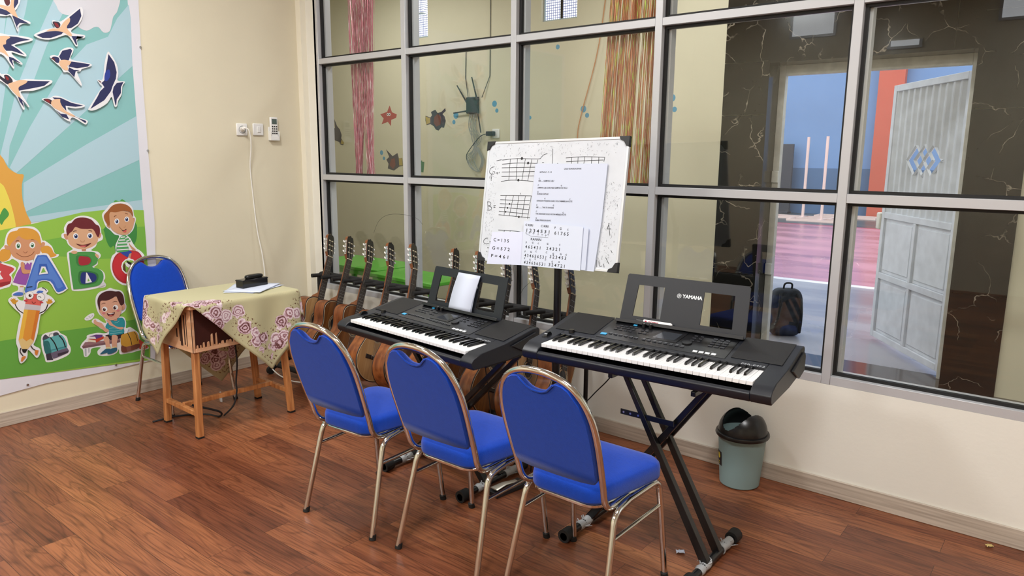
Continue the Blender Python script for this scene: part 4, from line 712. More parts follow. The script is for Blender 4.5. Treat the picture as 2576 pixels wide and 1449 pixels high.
for k in range(9):
    x0 = -.30+.012*k; a = rnd.uniform(-.04, .05)
    wc.tube(smoothpts([(x0, YF-.02, 1.95), (x0+a*.6, YF-.03, 1.82), (x0+.03-a, YF-.03, 1.70), (-.22+a, YF-.035, 1.58), (-.25+a*2, YF-.04, 1.44+.01*k), (-.16+a, YF-.035, 1.38), (-.12+a*.5, YF-.03, 1.50), (-.2+a, YF-.03, 1.62)], 5, False), .0035, 5)
tag(wc.build('cable_bundle', M_gw), 'coil of thin grey cords hanging below the wireless router', 'cable')
for i, (x0, x1, l) in enumerate(((-.36, -.32, 'thin dark cord running up the hall wall left of the router'), (-.04, -.14, 'thin dark cord running up the hall wall right of the router'))):
    tag(MB().tube([(x0, YF-.006, 2.62 if i == 0 else 3.35), (x0-.01, YF-.006, 2.3), (x1, YF-.02, 2.10)], .004, 5).build('thin_cord', mat('dark_cord', '4a4d48', .6)), l, 'cord')
tag(MB().tube(smoothpts([(-.05, YF-.03, 1.75), (-.15, YF-.04, 1.72), (-.30, YF-.04, 1.58), (-.34, YF-.03, 1.52), (-.31, YF-.03, 1.45)], 5, False), .004, 6).build('adapter_cord', M_blk), 'thin black cord drooping from the plugged adapter', 'cord')
# wall stickers
M_bub = mat('sticker_blue', '5d9fc0', .4)
M_star = mat('sticker_red', 'b4514a', .5)
def sticker(name, polys, label, cat, group=None):
    # polys: list of (material, 2D points in metres on the wall); 1 mm printed foil, layers 0.2 mm apart
    q = MB(); ms = []
    for i, (m_, pts) in enumerate(polys):
        if m_ not in ms: ms.append(m_)
        q.cur = ms.index(m_); y1 = YF-.001-.0002*i
        q.prism(pts, lambda p: (p[0], YF, p[1]), lambda p, y1=y1: (p[0], y1, p[1]))
    return tag(q.build(name, ms, smooth=0), label, cat, group)
def circ(x, z, r, n=20, rz=None): return [(x+r*math.cos(2*PI*k/n), z+(rz or r)*math.sin(2*PI*k/n)) for k in range(n)]
for k, (x, z, r) in enumerate(((.749, 2.508, .021), (-.509, 1.939, .034), (-.538, 1.872, .022), (.006, 2.036, .03), (.036, 1.97, .02), (.404, 1.945, .028), (.443, 1.893, .018), (1.043, 1.954, .03), (1.083, 1.898, .021), (1.903, 2.016, .03), (1.929, 1.924, .021), (-1.658, 1.558, .026), (-1.62, 1.496, .02))):
    near = ['above the whiteboard, highest of all', 'left of the wireless router, upper of two', 'left of the wireless router, lower of two', 'right of the wireless router, upper of two', 'right of the wireless router, lower of two', 'above the left half of the whiteboard, upper of two', 'above the left half of the whiteboard, lower of two', 'beside the orange tinsel, upper of two', 'beside the orange tinsel, lower of two', 'left of the black marble, upper of two', 'left of the black marble, lower of two', 'under the starfish, upper of two', 'under the starfish, lower of two'][k]
    sticker('bubble_sticker', [(M_bub, circ(x, z, r))], 'blue bubble sticker '+near, 'sticker', 'bubble stickers on the hall wall')
STARP = [(-1.507, 2.071), (-1.471, 1.997), (-1.394, 1.972), (-1.407, 1.936), (-1.485, 1.916), (-1.492, 1.849), (-1.542, 1.895), (-1.645, 1.871), (-1.609, 1.933), (-1.664, 1.98), (-1.55, 2.003)]
sticker('starfish_sticker', [(M_star, STARP)]+[(M_white, circ(x, 1.975, .016, 12)) for x in (-1.54, -1.51)]+[(M_ink, circ(x, 1.975, .007, 8)) for x in (-1.54, -1.51)], 'red starfish sticker with two eyes on the hall wall', 'sticker')
M_dfa, M_dfb, M_dfc, M_dfg = mat('sticker_fish_dark', '4c4a50', .5), mat('sticker_fish_brown', '7d4a40', .5), mat('sticker_fish_yellow', 'b9a35a', .5), mat('sticker_green', '3f7a55', .5)
F1 = [(-.66, 2.016), (-.652, 1.988), (-.7, 1.956), (-.669, 1.933), (-.653, 1.888), (-.678, 1.817), (-.717, 1.823), (-.758, 1.79), (-.798, 1.801), (-.829, 1.836), (-.878, 1.859), (-.935, 1.849), (-.951, 1.895), (-.95, 1.946), (-.877, 1.927), (-.852, 1.949), (-.868, 1.983), (-.803, 2.004), (-.771, 1.969), (-.715, 1.979)]
sticker('fish_sticker', [(M_dfa, F1), (M_dfb, [(-.82, 1.93), (-.77, 1.96), (-.72, 1.93), (-.73, 1.85), (-.79, 1.83), (-.83, 1.87)]), (M_dfc, [(-.95, 1.94), (-.88, 1.92), (-.88, 1.87), (-.935, 1.855)])], 'dark reef fish sticker with yellow tail left of the router', 'sticker', 'dark reef fish stickers')
F2 = [(-2.483, 1.946), (-2.436, 1.865), (-2.387, 1.825), (-2.357, 1.761), (-2.367, 1.721), (-2.318, 1.673), (-2.333, 1.641), (-2.383, 1.649), (-2.407, 1.681), (-2.484, 1.698), (-2.533, 1.746), (-2.569, 1.811), (-2.528, 1.835), (-2.476, 1.842)]
sticker('fish_sticker', [(M_dfa, F2), (M_dfc, [(-2.36, 1.71), (-2.318, 1.673), (-2.335, 1.65), (-2.38, 1.66)])], 'dark reef fish sticker nearest the room corner, left of the pink tinsel', 'sticker', 'dark reef fish stickers')
F3 = [(-1.582, 1.595), (-1.475, 1.52), (-1.396, 1.555), (-1.375, 1.498), (-1.32, 1.502), (-1.311, 1.417), (-1.367, 1.409), (-1.458, 1.362), (-1.559, 1.383), (-1.546, 1.436), (-1.579, 1.481), (-1.532, 1.512)]
sticker('fish_sticker', [(M_dfa, F3), (M_dfb, [(-1.53, 1.42), (-1.5, 1.49), (-1.44, 1.5), (-1.43, 1.42), (-1.47, 1.38)]), (M_dfc, [(-1.375, 1.498), (-1.325, 1.5), (-1.315, 1.42), (-1.37, 1.42)])], 'dark reef fish sticker below the starfish beside the mullion', 'sticker', 'dark reef fish stickers')
sticker('seaweed_sticker', [(M_dfg, [(x+.045, z+.012) for x, z in [(-1.107, 1.446), (-1.087, 1.45), (-1.058, 1.47), (-1.054, 1.454), (-1.021, 1.451), (-1.026, 1.408), (-1.037, 1.34), (-1.104, 1.345), (-1.108, 1.374)]])], 'small green seaweed sticker low on the hall wall', 'sticker')
# tinsel curtains hanging just behind the glass
def tinsel_mat(n, c, c2):
    m, N, L, b = nodes_of(n); tc = N.new('ShaderNodeTexCoord'); mp = N.new('ShaderNodeMapping'); mp.inputs['Scale'].default_value = (160, 160, 14); L.new(tc.outputs['Object'], mp.inputs[0])
    ns = N.new('ShaderNodeTexNoise'); ns.inputs['Scale'].default_value = 1; L.new(mp.outputs[0], ns.inputs['Vector']); r = N.new('ShaderNodeValToRGB'); L.new(ns.outputs['Fac'], r.inputs[0])
    r.color_ramp.elements[0].position = .55; r.color_ramp.elements[0].color = lin(c); r.color_ramp.elements[1].position = .68; r.color_ramp.elements[1].color = lin(c2); L.new(r.outputs[0], b.inputs['Base Color'])  # c2 flecks paint the foil's glints into its colour
    b.inputs['Metallic'].default_value = .35; b.inputs['Roughness'].default_value = .3; return m
def tinsel(name, m, strands, label):
    q = MB()
    for x0, x1, z0, z1 in strands:
        n = 14; w = rnd.uniform(.0015, .003); ph = rnd.uniform(0, 6); vs = []; y = .135+rnd.uniform(-.02, .02)
        for i in range(n+1):
            t = i/n; x = x0+(x1-x0)*t+.002*math.sin(ph+t*9); a = ph+t*rnd.uniform(5, 9); vs += [(x-w*math.cos(a), y-w*math.sin(a), z1+(z0-z1)*t), (x+w*math.cos(a), y+w*math.sin(a), z1+(z0-z1)*t)]
        q.add(vs, [(2*i, 2*i+1, 2*i+3, 2*i+2) for i in range(n)])
    o = q.build(name, m, smooth=0); o['kind'] = 'stuff'; return tag(o, label, 'tinsel')
tinsel('pink_tinsel_curtain', tinsel_mat('pink_foil', 'c8788a', 'f6e8ec'), [(.36+.32*rnd.random(), (.425 if rnd.random() < .5 else .545)+.055*rnd.random(), 1.395, 3.15) for _ in range(150)], 'pink foil tinsel curtain gathered into two bunches behind the glass')
tinsel('orange_tinsel_curtain', tinsel_mat('orange_foil', 'd08a66', 'c8f070'), [(lambda a: (2.60+.28*a, 2.50+.36*a, 1.395, 3.15))(rnd.random()) for _ in range(190)], 'orange iridescent foil tinsel curtain hanging behind the glass by the mullion')
tag(MB().tube(smoothpts([(1.304, YF-.02, 3.35), (1.2, YF-.02, 2.5), (1.032, YF-.02, 1.9), (1.0, YF-.02, 1.7), (1.01, YF-.02, 1.3)], 5, False), .005, 5).build('orange_ribbon', mat('orange_ribbon', 'c58a5c', .5)), 'thin orange ribbon trailing down the hall wall', 'ribbon')
# green plastic tables in the hall
M_green = mat('green_plastic', '5cb83a', .35)
def green_table(x, y, rz, lab, h=.5, w=1.0, d=.55):
    t = tag(empty('plastic_table', (x, y, 0), rz), lab, 'table', 'green plastic tables in the hall')
    q = MB(); q.bb((-w/2, -d/2, h-.03), (w/2, d/2, h)); q.bb((-w/2+.02, -d/2+.02, h-.075), (w/2-.02, -d/2+.03, h-.03)); q.bb((-w/2+.02, d/2-.03, h-.075), (w/2-.02, d/2-.02, h-.03)); q.build('table_top', M_green, t, .012)
    for sx in (-1, 1):
        for sy in (-1, 1): MB().cyl((sx*(w/2-.06), sy*(d/2-.06), h-.03), (sx*(w/2-.045), sy*(d/2-.045), 0), .034, .022).build('leg', M_green, t)
    q = MB(); q.bb((-w/2+.06, -.03, .14), (w/2-.06, .03, .17)); q.build('shelf_bar', M_green, t, .005)
green_table(-.82, 1.22, 0, 'green plastic table farthest left beyond the glass')
green_table(.14, 1.0, math.radians(-4), 'green plastic table right of the other, beyond the glass', .5, .84, .42)
# ================================================================ BANNER ON THE LEFT WALL
def decode(s):
    for k, col, n in s:
        n = [v/2000 for v in n]
        if k in 'lc': w = n[0]; pts = list(zip(n[1::2], n[2::2]))
        else: w = 0; pts = list(zip(n[0::2], n[1::2]))
        if k == 's': pts = smoothpts(pts, 3)
        if k == 'c': pts = smoothpts(pts, 4, False)
        if k in 'lc':
            L_, R_ = [], []
            for i, p in enumerate(pts):
                a = V(pts[max(i-1, 0)]); b_ = V(pts[min(i+1, len(pts)-1)]); d = (b_-a).normalized(); nn = V((-d.y, d.x))*w/2
                L_.append((p[0]+nn.x, p[1]+nn.y)); R_.append((p[0]-nn.x, p[1]-nn.y))
            pts = L_+R_[::-1]
        yield col, pts
def printed(name, s, x0, parent, thick=0.0, step=.00012, rough=.55, label=None, clip=None):
    q = MB(); ms = []
    for i, (col, pts) in enumerate(decode(s)):
        m_ = mat('print_'+col, ''.join('%02x' % int(int(col[j:j+2], 16)*.93) for j in (0, 2, 4)), rough)
        if m_ not in ms: ms.append(m_)
        q.cur = ms.index(m_); x = x0+step*i
        if clip: pts = [(max(p[0], clip), p[1]) for p in pts]
        if i == 0 and thick: q.prism(pts, lambda p: (x0-thick, p[0], p[1]), lambda p: (x0, p[0], p[1]))
        else: q.flat(pts, lambda p, x=x: (x, p[0], p[1]))
    return q.build(name, ms, parent, smooth=0, label=label)
BX = .006
ban = tag(empty('banner', (0, 0, 0)), 'large printed vinyl banner with sun rays, hills and cartoon schoolchildren, pinned to the left wall', 'banner')
q = MB(); ny = 40
edge = [(-1.162, 2.62), (-1.175, 2.458), (-1.188, 2.0), (-1.19, 1.55), (-1.185, 1.1), (-1.195, .92), (-1.20, .6), (-1.235, .35), (-1.255, .205), (-1.6, .195), (-1.9, .20), (-2.13, .184), (-2.6, .19), (-3.3, .20), (-3.3, 2.62)]
q.prism(edge, lambda p: (BX-.004, p[0], p[1]), lambda p: (BX, p[0], p[1]))
q.build('sheet', mat('banner_white', 'dcdce4', .5, noise=.03, nscale=3), ban, smooth=0)
printed('printed_sky', ART['bg'], BX+.0004, ban); printed('printed_hills', ART['hills'], BX+.0018, ban)
q = MB(); q.flat([(-3.25, 2.6), (-2.0, 2.6), (-2.0, .95), (-3.25, .95)], lambda p: (BX+.0003, p[0], p[1])); q.build('printed_sky', mat('print_8fc9c9', '85bbbb'), ban, smooth=0)
q = MB(); q.flat([(-3.25, .95), (-2.5, .95), (-2.5, .29), (-3.25, .29)], lambda p: (BX+.0003, p[0], p[1])); q.build('printed_hills', mat('print_7ab948', '7ab948'), ban, smooth=0)
for k_ in ('printed_girl', 'printed_letter_b_red', 'printed_letter_a', 'printed_pencil', 'printed_backpack_teal', 'printed_boy_b', 'printed_boy_c', 'printed_boy_bench'):
    nm = {'printed_letter_b_red': 'printed_letter', 'printed_letter_a': 'printed_letter', 'printed_backpack_teal': 'printed_backpack', 'printed_boy_b': 'printed_boy', 'printed_boy_c': 'printed_boy', 'printed_boy_bench': 'printed_boy', 'printed_pencil': 'printed_pencil', 'printed_girl': 'printed_girl'}[k_]
    x0 = BX+.0030+(.006 if k_ == 'printed_pencil' else .004 if k_ == 'printed_letter_a' else 0)
    printed(nm, ART[k_], x0, ban, label={'printed_letter_b_red': 'red printed letter cut by the frame', 'printed_letter_a': 'blue printed letter A', 'printed_boy_b': 'boy holding a green letter B', 'printed_boy_c': 'boy sitting on a red ring letter', 'printed_boy_bench': 'boy on a bench beside a yellow schoolbag'}.get(k_))
for y, z in ((-1.186, 2.18), (-1.192, 1.555), (-1.205, .615), (-1.50, .225), (-1.99, .215), (-2.5, .22), (-2.8, 2.58)):
    MB().cyl((BX, y, z), (BX+.006, y, z), .008, .006, 10).build('nail', M_steel, ban)
SW = {'B1': 'paper swallow cut-out with spread wings below the printed cloud', 'B2': 'paper swallow cut-out in the middle of the flock, one wing raised', 'B3': 'all-blue paper swallow cut-out, largest and farthest right', 'B4': 'lowest paper swallow cut-out, diving with forked tail', 'B5': 'paper swallow cut-out with long straight wing at the left frame edge', 'B6': 'paper swallow cut-out, second down at the left frame edge', 'B7': 'topmost paper swallow cut-out, cut by the upper left frame corner'}
for k_, l_ in SW.items():
    o = printed('paper_swallow', ART[k_], BX+.014, None, thick=.003, step=.0003); tag(o, l_, 'paper cut-out', 'paper swallows stuck on the banner')

# ================================================================ WALL FITTINGS
def plate(t): box('plate', (0, -.042, -.042), (.012, .042, .042), M_white, t, .006)
t = tag(empty('wall_socket', (0, -.532, 1.705)), 'round white power socket on the left wall with a plug in it', 'socket'); plate(t)
MB().lathe([(.022, 0), (.024, .002), (.026, .002)], 24).build('ring', M_grey, t).matrix_local = Matrix.Translation((.0125, 0, 0)) @ Matrix.Rotation(PI/2, 4, 'Y')
t = tag(empty('light_switch', (0, -.405, 1.709)), 'white single rocker light switch on the left wall', 'switch'); plate(t); box('rocker', (.012, -.012, -.020), (.018, .012, .020), M_white, t, .002)
t = tag(empty('remote_holder', (0, -.285, 1.70)), 'white wall holder for the remote control', 'holder')
q = MB(); q.bb((0, -.036, -.065), (.006, .036, .03)); q.bb((.006, -.036, -.065), (.034, .036, -.058)); q.bb((.006, -.036, -.058), (.034, -.032, .0)); q.bb((.006, .032, -.058), (.034, .036, .0)); q.bb((.030, -.032, -.058), (.034, .032, -.035)); q.build('shell', M_white, t, .001)
t = tag(empty('remote_control', (.008, -.285, 1.705)), 'white remote control with grey display and dark buttons in its holder', 'remote')
box('body', (0, -.029, -.055), (.020, .029, .095), M_white, t, .005); box('display', (.020, -.020, .045), (.0212, .020, .082), mat('lcd_grey', '5c6a66', .25), t)
for i in range(4):
    for j in range(3): MB().cyl((.020, -.016+j*.016, .028-i*.016), (.0225, -.016+j*.016, .028-i*.016), .005, .005, 10).build('button', M_ink, t)
t = tag(empty('power_cord', (0, 0, 0)), 'long white power cord with plug running down the left wall to the floor', 'cord')
M_cord = mat('white_cord', 'eceae4', .4)
cp = [(.05, -.545, 1.715), (.075, -.52, 1.70), (.06, -.50, 1.60), (.025, -.495, 1.45), (.015, -.48, 1.25), (.03, -.47, 1.0), (.05, -.45, .80), (.06, -.45, .60), (.06, -.50, .35), (.12, -.55, .15), (.30, -.57, .03), (.50, -.585, .0045), (.62, -.56, .0045), (.72, -.48, .0045), (.70, -.36, .0045), (.60, -.34, .0045), (.57, -.42, .0045), (.66, -.50, .0045), (.80, -.52, .0045), (1.0, -.45, .0045)]
MB().tube(smoothpts(cp, 5, False), .0042, 8).build('cord', M_cord, t); MB().cyl((.012, -.532, 1.705), (.052, -.545, 1.715), .018, .012).build('plug', M_cord, t)

# ================================================================ BLUE CHAIRS
def make_chair():
    t = empty('banquet_chair', (0, 0, 0)); R = .0115
    # back: narrow arch cushion between the arms of the hoop
    hoop = []
    half = [(.150, .165, .404), (.160, -.04, .401), (.166, -.130, .407), (.170, -.171, .440), (.174, -.192, .50), (.180, -.226, .60), (.182, -.253, .68), (.177, -.275, .745), (.161, -.294, .80), (.130, -.309, .845), (.087, -.318, .872), (.043, -.322, .884), (0, -.323, .887)]
    full = half+[(-x, y, z) for x, y, z in half[-2::-1]]
    MB().tube(smoothpts(full, 4, False), R, 12).build('back_frame', M_chrome, t)
    # cushion outline in hoop plane: param by z
    def hw(z):
        for i in range(2, len(half)-1):
            if half[i][2] <= z <= half[i+1][2]: k = (z-half[i][2])/(half[i+1][2]-half[i][2]); return half[i][0]+(half[i+1][0]-half[i][0])*k
        return 0
    def yc(z): return -.175-(z-.45)*.34
    out = []
    zs = [.525, .55, .58, .62, .66, .70, .74, .77, .80, .825, .845, .857]
    Rr = [(max(hw(z)-.012-(.02 if z < .52 else 0), .02), z) for z in zs]
    top = [(.080, .861), (.068, .859), (.057, .849), (.040, .834), (.020, .826), (0, .824)]
    poly = [(0, .500), (.10, .502), (.150, .508)]+Rr+top
    poly = poly+[(-x, z) for x, z in poly[-2:0:-1]]
    b = MB(); n = len(poly); cx, cz = 0, .66
    layers = [(.0, .985), (.006, 1.0), (.016, 1.0), (.022, .985), (.030, .93), (.033, .85)]   # rear to front
    vs = []
    for d, s in layers:
        for x, z in poly: xx, zz = x*s, cz+(z-cz)*s; vs.append((xx, yc(zz)-.018+d, zz))
    o = 0; fs = []
    for l in range(len(layers)-1):
        for i in range(n): fs.append((l*n+i, l*n+(i+1) % n, (l+1)*n+(i+1) % n, (l+1)*n+i))
    tr = tessellate_polygon([[V((p[0], p[1], 0)) for p in poly]])
    fs += [tuple(q) for q in tr]+[tuple(i+(len(layers)-1)*n for i in q) for q in tr]
    b.add(vs, fs); bc = b.build('back_cushion', M_blue, t, smooth=55)
    q = MB(); q.tube([(x, yc(z)-.0205, z) for x, z in [(.068, .856), (.056, .845), (.040, .830), (.020, .822), (0, .820), (-.020, .822), (-.040, .830), (-.056, .845), (-.068, .856)]], .004, 6); q.build('piping', M_blue, bc)
    # seat cushion: rounded trapezoid with soft edges
    def ring(k, z):
        pts = []; fwh, bwh, yf, yb, r = .198, .150, .208, -.178, .065
        cor = [((fwh, yf), 0), ((-fwh, yf), 90), ((-bwh, yb), 180), ((bwh, yb), 270)]
        for (x, y), a0 in cor:
            ccx, ccy = x-math.copysign(r, x), y-math.copysign(r, y)
            for j in range(7): a = math.radians(a0+15*j); pts.append(((ccx+r*math.cos(a))*k, (ccy+r*math.sin(a)-.015)*k+.015, z))
        return pts
    lay = [(.90, .412), (.985, .414), (1.0, .422), (1.0, .450), (.985, .465), (.94, .475), (.80, .480), (.5, .484), (.18, .485)]
    vs = []; fs = []
    for k, z in lay: vs += ring(k, z)
    n = 28
    for l in range(len(lay)-1):
        for i in range(n): fs.append((l*n+i, l*n+(i+1) % n, (l+1)*n+(i+1) % n, (l+1)*n+i))
    fs += [tuple(range(n-1, -1, -1)), tuple((len(lay)-1)*n+i for i in range(n))]
    MB().add(vs, fs).build('seat', M_blue, t, smooth=70)
    b = MB(); rg = [(x*.93, y*.93, .405) for x, y, z in ring(1, 0)]; b.tube([p for i, p in enumerate(rg)], .009, 8, closed=True); b.build('seat_rail', M_chrome, t)
    # inverted U of tube on each side
    for s in (-1, 1):
        rear = [(s*.205, -.222, .012), (s*.182, -.125, .388), (s*.181, -.03, .400)]; front = [(s*.181, -.03, .400), (s*.186, .175, .400), (s*.204, .222, .012)]
        MB().tube(fillet(rear, .06), R, 12).build('rear_leg', M_chrome, t); MB().tube(fillet(front, .055), R, 12).build('front_leg', M_chrome, t)
        MB().tube([(s*.187, -.148, .30), (s*.190, .186, .30)], .0075, 10).build('side_stretcher', M_chrome, t)
        for y in (-.222, .222): MB().cyl((s*.205, y, 0), (s*.2045, y*.975, .022), .0145, .0135, 14).build('foot_cap', M_rubber, t)
    return t
ch = make_chair(); g_ = 'blue chairs at the keyboards'
ch.location = (2.355, -1.404, 0); ch.rotation_euler.z = math.radians(3.5); tag(ch, 'blue banquet chair farthest left of the three at the keyboards', 'chair', g_)
for loc, rz, l, g in (((2.905, -1.365, 0), 0.5, 'blue banquet chair in the middle of the three at the keyboards', g_), ((3.413, -1.315, 0), 0, 'nearest blue banquet chair, right one of the three at the keyboards', g_), ((.350, -1.232, 0), -90, 'blue banquet chair against the banner behind the cloth-covered table', None)):
    c = copy_tree(ch); c.location = loc; c.rotation_euler.z = math.radians(rz); tag(c, l, 'chair')
    if g: c['group'] = g
    elif 'group' in c: del c['group']

# ================================================================ SMALL TABLE
M_tleg = grain('table_wood_orange', 'a8683a', 'cf8f58', (25, 25, 1.5), .45)
M_tpl = grain('table_panel', 'd9a37c', 'e6b994', (2, 2, 14), .5); M_tred = mat('table_inside_red', '3f140c', .6, noise=.3, nscale=10); M_tdk = mat('chipped_veneer', '3a1d14', .7)
t = tag(empty('school_desk', (0, 0, 0)), 'small worn school desk with open book box and splayed orange legs', 'desk')
CL = [(1.015, -1.505), (.635, -1.495), (1.045, -.94), (.665, -.925)]
TL = [(1.00, -1.49), (.650, -1.485), (1.00, -.955), (.650, -.945)]
for (x, y), (x2, y2) in zip(CL, TL):
    l_ = MB().tube([(x, y, .008), (x2, y2, .50)], .0235, 4, sq=(1, 0, 0)).build('leg', M_tleg, t, .003); MB().tube([(x, y, 0), (x, y, .01)], .024, 4, sq=(1, 0, 0)).build('foot_pad', M_rubber, l_)
def bar(n, a, c, r=.018): MB().tube([a, c], r, 4, sq=(0, 0, 1)).build(n, M_tleg, t, .002)
bar('side_stretcher', (1.01, -1.50, .135), (.64, -1.493, .135)); bar('side_stretcher', (1.037, -.943, .135), (.663, -.93, .135)); bar('centre_stretcher', (.825, -1.49, .145), (.85, -.94, .145))
b = MB(); x0, x1, y0, y1, z0, z1 = .62, 1.03, -1.515, -.92, .485, .728
b.bb((x0, y0, z0), (x1-.001, y0+.015, z1)); b.build('side_panel', M_tpl, t, .002); b = MB(); b.bb((x0, y1-.015, z0), (x1-.001, y1, z1)); b.build('side_panel', M_tpl, t, .002)
box('rear_panel', (x0, y0+.015, z0), (x0+.015, y1-.015, z1), M_tpl, t); box('book_shelf', (x0+.015, y0+.015, z0), (x1, y1-.015, z0+.02), M_tpl, t, .002)
box('inner_lining', (x0+.016, y0+.016, z0+.021), (x1-.012, y1-.016, z1-.001), M_tred, t)
box('desk_top', (.605, -1.535, .728), (1.06, -.885, .748), M_tpl, t, .004)
b = MB()
for x, w, h in ((.975, .006, .22), (.955, .010, .20), (.925, .022, .235), (.90, .006, .16), (.87, .012, .10)): b.bb((x-w, y0-.0012, z0+.03+(.22-h)*.3), (x, y0, z0+.03+h*.85))
b.bb((x1-.004, y0-.0015, z0), (x1, y0, z1)); b.build('chipped_patch', M_tdk, t, smooth=0)
b = MB(); yy = y0+.02
while yy < y1-.05:
    w = rnd.uniform(.006, .02); h = rnd.choice((.008, .012, .018, .02, .03, .03, .07)) if yy > y0+.03 and yy < y0+.42 else .02
    b.add([(x1-.006, yy, z0+.02), (x1-.006, yy+w, z0+.02), (x1-.006, yy+w*.8, z0+.02+h), (x1-.006, yy+w*.25, z0+.02+h*.9), (x1, yy, z0+.02), (x1, yy+w, z0+.02), (x1, yy+w*.8, z0+.02+h), (x1, yy+w*.25, z0+.02+h*.9)], [(0, 1, 2, 3), (7, 6, 5, 4), (0, 4, 5, 1), (1, 5, 6, 2), (2, 6, 7, 3), (3, 7, 4, 0)]); yy += w+rnd.uniform(0, .012)
b.build('splintered_lip', M_tpl, t, smooth=0)
# tablecloth: a square laid diamondwise, its four tips hanging down mid-side
def cloth_mat():
    m, N, L, bs = nodes_of('floral_cloth'); at = N.new('ShaderNodeAttribute'); at.attribute_name = 'cloth'
    sx = N.new('ShaderNodeSeparateXYZ'); L.new(at.outputs['Vector'], sx.inputs[0])
    def M(op, a, b_=None, c=None):
        q = N.new('ShaderNodeMath'); q.operation = op
        for i, v in enumerate((a, b_, c)):
            if v is None: continue
            if isinstance(v, (int, float)): q.inputs[i].default_value = v
            else: L.new(v, q.inputs[i])
        return q.outputs[0]
    def garland(vec):
        q = N.new('ShaderNodeSeparateXYZ'); L.new(vec, q.inputs[0]); ax, ay = M('ABSOLUTE', q.outputs[0]), M('ABSOLUTE', q.outputs[1])
        d = M('SUBTRACT', .775, M('ADD', ax, ay)); tipx = M('MAXIMUM', ax, ay); off = M('MINIMUM', ax, ay)   # d: 0 at the hem
        g1 = M('MINIMUM', M('SUBTRACT', .072, M('ABSOLUTE', M('SUBTRACT', d, .125))), M('SUBTRACT', .20, off))
        g2 = M('SUBTRACT', .085, M('SQRT', M('ADD', M('POWER', M('SUBTRACT', off, .31), 2), M('POWER', M('SUBTRACT', tipx, .37), 2))))
        return M('MAXIMUM', g1, g2)
    n = N.new('ShaderNodeTexNoise'); n.inputs['Scale'].default_value = 45; n.inputs['Detail'].default_value = 3; L.new(at.outputs['Vector'], n.inputs['Vector'])
    mxv = N.new('ShaderNodeMix'); mxv.data_type = 'RGBA'; mxv.inputs[0].default_value = .010; L.new(at.outputs['Vector'], mxv.inputs[6]); L.new(n.outputs['Color'], mxv.inputs[7])
    vo = N.new('ShaderNodeTexVoronoi'); vo.inputs['Scale'].default_value = 16; vo.inputs['Randomness'].default_value = .75; L.new(mxv.outputs[2], vo.inputs['Vector'])
    inside = M('GREATER_THAN', garland(vo.outputs['Position']), 0)
    rose = M('MULTIPLY', inside, M('LESS_THAN', M('MULTIPLY_ADD', n.outputs['Fac'], .30, vo.outputs['Distance']), .76))
    w = M('SINE', M('ADD', M('MULTIPLY', vo.outputs['Distance'], 26), M('MULTIPLY', n.outputs['Fac'], 13)))
    cellc = N.new('ShaderNodeSeparateColor'); L.new(vo.outputs['Color'], cellc.inputs[0])
    r = N.new('ShaderNodeValToRGB'); L.new(M('ADD', M('MULTIPLY_ADD', w, .24, .42), M('MULTIPLY_ADD', cellc.outputs[0], .3, -.1)), r.inputs[0]); e = r.color_ramp.elements
    e[0].position = .16; e[0].color = lin('5f3532'); e[1].position = .85; e[1].color = lin('e9dcdf')
    for p, c in ((.3, '8d5f62'), (.42, 'b893a0'), (.6, 'd3bac4')): q = e.new(p); q.color = lin(c)
    n2 = N.new('ShaderNodeTexNoise'); n2.inputs['Scale'].default_value = 75; n2.inputs['Detail'].default_value = 2; L.new(at.outputs['Vector'], n2.inputs['Vector'])
    leaf = M('MULTIPLY', M('GREATER_THAN', garland(at.outputs['Vector']), -.022), M('GREATER_THAN', n2.outputs['Fac'], .60))
    m1 = N.new('ShaderNodeMix'); m1.data_type = 'RGBA'; L.new(leaf, m1.inputs[0]); m1.inputs[6].default_value = lin('b9b28c'); m1.inputs[7].default_value = lin('6b4a32')
    mx = N.new('ShaderNodeMix'); mx.data_type = 'RGBA'; L.new(rose, mx.inputs[0]); L.new(m1.outputs[2], mx.inputs[6]); L.new(r.outputs[0], mx.inputs[7]); L.new(mx.outputs[2], bs.inputs['Base Color'])
    bs.inputs['Roughness'].default_value = .8; bs.inputs['Sheen Weight'].default_value = .1
    return m
cx, cy, hx, hy, zt, D, ox, oy = .8325, -1.21, .235, .333, .7525, .775, -.095, .115
n = 90; q = MB(); vs = []; at = []; idx = {}
sm = lambda v: v
for i in range(n+1):
    for j in range(n+1):
        u = (i/n*2-1); v = (j/n*2-1)        # square coords -> rotate 45
        x = (u+v)/2*D; y = (v-u)/2*D
        at.append((x, y, 0)); x += ox; y += oy
        dx, dy = max(abs(x)-hx, 0), max(abs(y)-hy, 0); sx_, sy_ = math.copysign(1, x), math.copysign(1, y)
        px, py = min(abs(x), hx), min(abs(y), hy); r = math.hypot(dx, dy)
        z = zt
        if r > 0:
            e_ = .010*min(1, r/.02); cxx, cyy = dx/r, dy/r
            fl = .018*r/.2+.010*math.sin((y if dx > dy else x)*26+1)*min(1, r/.15)
            flare = e_+fl
            px += flare*(cxx if dy == 0 else cxx); py += flare*(cyy); z = zt-r+ .004
            z = min(zt, z+.006)
        if r == 0: z += .0015*math.sin(x*14+y*9)
        vs.append((cx+sx_*px, cy+sy_*py, z))
for i in range(n):
    for j in range(n): q.add([], []); q.f.append((i*(n+1)+j, (i+1)*(n+1)+j, (i+1)*(n+1)+j+1, i*(n+1)+j+1)); q.m.append(0)
q.v = vs; clo = q.build('tablecloth', cloth_mat(), smooth=180)
a_ = clo.data.attributes.new('cloth', 'FLOAT_VECTOR', 'POINT'); a_.data.foreach_set('vector', [c for p in at for c in p])
sd = clo.modifiers.new('thickness', 'SOLIDIFY'); sd.thickness = .0012; sd.offset = 1
